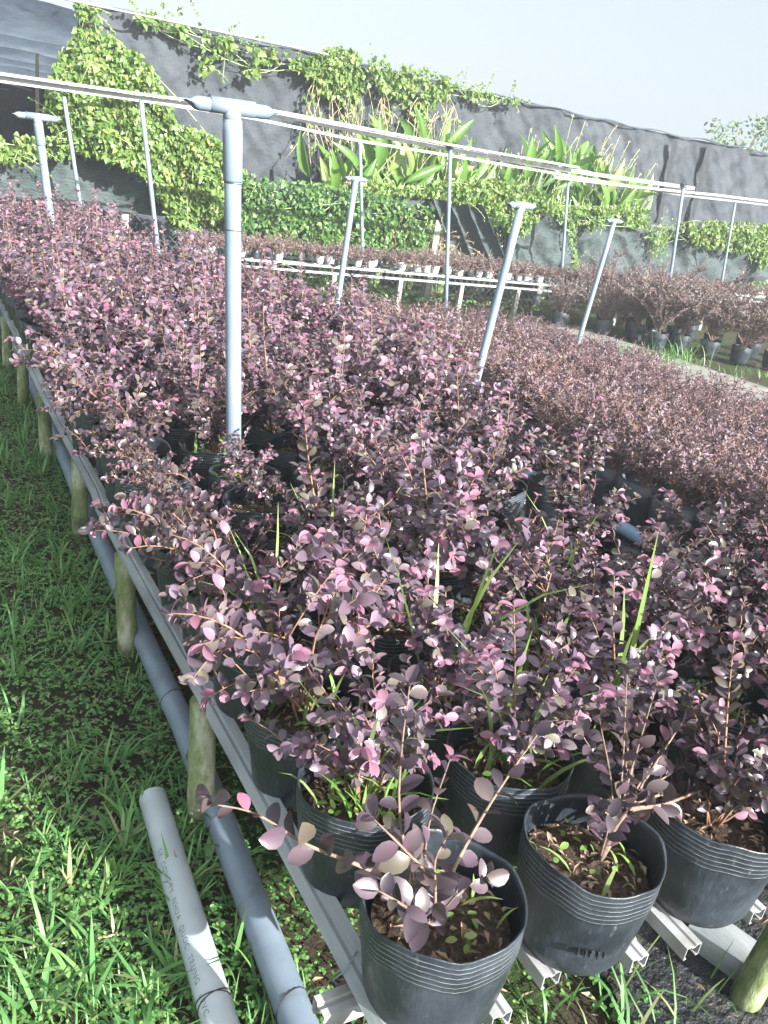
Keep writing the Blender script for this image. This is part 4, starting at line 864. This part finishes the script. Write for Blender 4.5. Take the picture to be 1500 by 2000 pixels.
# ------------------------------------------------------------------ grass and ground cover
def field(n_, x0, x1, y0, y1, seed, ypow=1.0):
    g = np.random.default_rng(seed); x = g.uniform(x0, x1, n_); y = y0 + (y1 - y0) * g.random(n_) ** ypow; return g, x, y
gr = MB()
g, x, y = field(9000, -1.4, .62, .5, 9.5, 801, 1.3)
keep = (hnoise(x, y, 3.2, 6) + g.normal(0, .35, len(x))) > -.2; keep &= ((x - .06) / .10) ** 2 + ((y - 1.66) / .15) ** 2 > g.uniform(.2, 1.5, len(x)); x, y = x[keep], y[keep]; nb = 6
B = np.repeat(np.stack([x, y, np.zeros(len(x))], 1), nb, 0); k = len(B); B[:, :2] += g.normal(0, .010, (k, 2)); sz = np.repeat(np.where(g.random(len(x)) < .12, g.uniform(1.1, 1.5, len(x)), g.uniform(.4, .8, len(x))), nb)
blades(gr, B, g.uniform(0, 6.28, k), sz * g.uniform(.05, .13, k), sz * g.uniform(.005, .009, k), g.uniform(.1, .8, k), g.uniform(.2, 1.3, k))
g, x, y = field(260, .66, 1.5, .3, 1.3, 802); k = len(x)
blades(gr, np.stack([x, y, np.zeros(k)], 1), g.uniform(0, 6.28, k), g.uniform(.05, .15, k), g.uniform(.003, .007, k), g.uniform(.1, .7, k), g.uniform(.2, 1.6, k))
g, x, y = field(12, 1.12, 1.32, .62, .82, 803); k = len(x)
blades(gr, np.stack([x, y, np.zeros(k)], 1), g.uniform(-.5, 1.8, k), g.uniform(.2, .34, k), g.uniform(.004, .008, k), g.uniform(.1, .4, k), g.uniform(1.2, 2.6, k))
tag(gr.build('grass', ['grass_blade']), 'short bright green grass growing along the bench on the left', 'grass', kind='stuff')
cl = MB(); g, x, y = field(56000, -1.2, .66, .5, 8.5, 804, 1.4)
keep = (hnoise(x, y, 4.5, 16) + g.normal(0, .3, len(x))) > -.55; keep &= ((x - .06) / .10) ** 2 + ((y - 1.66) / .15) ** 2 > g.uniform(.2, 1.5, len(x)); x, y = x[keep], y[keep]
g2, x2, y2 = field(1600, .6, 1.35, .3, 2.2, 805); x = np.concatenate([x, x2]); y = np.concatenate([y, y2]); n_ = len(x); z = g.uniform(.006, .035, n_); a0_ = g.uniform(0, 6.28, n_); sz = g.uniform(.0055, .0115, n_)
for q in range(3):
    a = a0_ + q * 2.09; O = np.stack([x, y, z], 1); D = np.stack([np.cos(a), np.sin(a), g.normal(0, .2, n_)], 1); cl.leaves(T_ROUND, O, D, g.normal(0, .25, (n_, 3)) + [0, 0, 1], sz, sz * .95)
tag(cl.build('clover', ['clover_leaf']), 'low clover like ground cover between the grass tufts', 'ground cover', kind='stuff')
lt = MB(); g, x, y = field(1400, -.8, 1.5, .4, 5, 806, 1.4); n_ = len(x); lt.leaves(T_SMALL, np.stack([x, y, g.uniform(.002, .02, n_)], 1), g.normal(0, 1, (n_, 3)) * [1, 1, .15], g.normal(0, .3, (n_, 3)) + [0, 0, 1], g.uniform(.01, .05, n_), g.uniform(.003, .014, n_))
g, x, y = field(40, 1.3, 2.2, .5, 1.2, 807); n_ = len(x); lt.leaves(T_OVAL, np.stack([x, y, g.uniform(.03, .045, n_)], 1), g.normal(0, 1, (n_, 3)) * [1, 1, .15], g.normal(0, .3, (n_, 3)) + [0, 0, 1], g.uniform(.02, .05, n_), g.uniform(.008, .02, n_))
tag(lt.build('leaf_litter', ['dry_leaf']), 'scattered dry leaves and straw on the earth and black mat', 'leaf litter', kind='stuff')
tw = MB(); tw.tube([atz(-20, 1862, .012), atz(120, 1842, .016), atz(250, 1822, .012)], .003, 5); tag(tw.build('dry_twig', ['dry_stem']), 'thin dry twig lying on the grass at the lower left photo edge', 'twig')
# weeds on the path at the right
pw = MB(); g = np.random.default_rng(808)
for u, v, n_, L_ in ((1215, 690, 40, .22), (1255, 700, 50, .25), (1300, 712, 60, .32), (1330, 705, 50, .42), (1360, 715, 20, .4), (1480, 735, 30, .2), (1440, 740, 26, .2)):
    c = atz(u, v, .02); B = np.tile(c, (n_, 1)) + g.normal(0, .12, (n_, 3)) * [1, 1, 0]; blades(pw, B, g.uniform(0, 6.28, n_), L_ * .75 * g.uniform(.4, 1.2, n_), g.uniform(.006, .012, n_), g.uniform(.05, .5, n_), g.uniform(.1, 1.2, n_))
tag(pw.build('path_grass', ['grass_blade']), 'tufts of long grass on the bare path before the far pots', 'grass', kind='stuff')
noisy('dusty_glare_path', [(.3, (.10, .10, .09)), (.55, (.20, .20, .18)), (.75, (.30, .29, .26))], 5, .9, .2, .4, .01)  # pale tones paint the glare on the black mat, along with dust
pg = MB(); xs = np.linspace(6.0, 8.15, 24); ys = np.linspace(3.0, 8.9, 40); GX, GY = np.meshgrid(xs, ys, indexing='ij')
pg.grid(np.stack([GX + .08 * hnoise(GY, GX, 4, 3), GY, .047 + .006 * hnoise(GX, GY, 6, 2)], -1)); tag(pg.build('path', ['dusty_glare_path']), 'pale dusty bare path between wide bed and far pots, mat glare painted in', 'path', kind='structure')

# thin haze added round the whole place to lift the dark tones
HAZE = .003
if HAZE:
    hm = bpy.data.materials.new('haze'); hm.use_nodes = True; ht = hm.node_tree; ht.nodes.clear(); pv = ht.nodes.new('ShaderNodeVolumePrincipled'); pv.inputs['Color'].default_value = (.86, .93, 1, 1); pv.inputs['Density'].default_value = HAZE; pv.inputs['Anisotropy'].default_value = .0
    ho = ht.nodes.new('ShaderNodeOutputMaterial'); ht.links.new(pv.outputs[0], ho.inputs['Volume']); MATS['haze'] = hm
    hb = MB(); flat(hb).box((-420, -420, -1.2), (420, 520, 5.2)); tag(hb.build('haze', ['haze']), 'thin pale haze added over the nursery to lift its shadows', 'haze', kind='stuff')
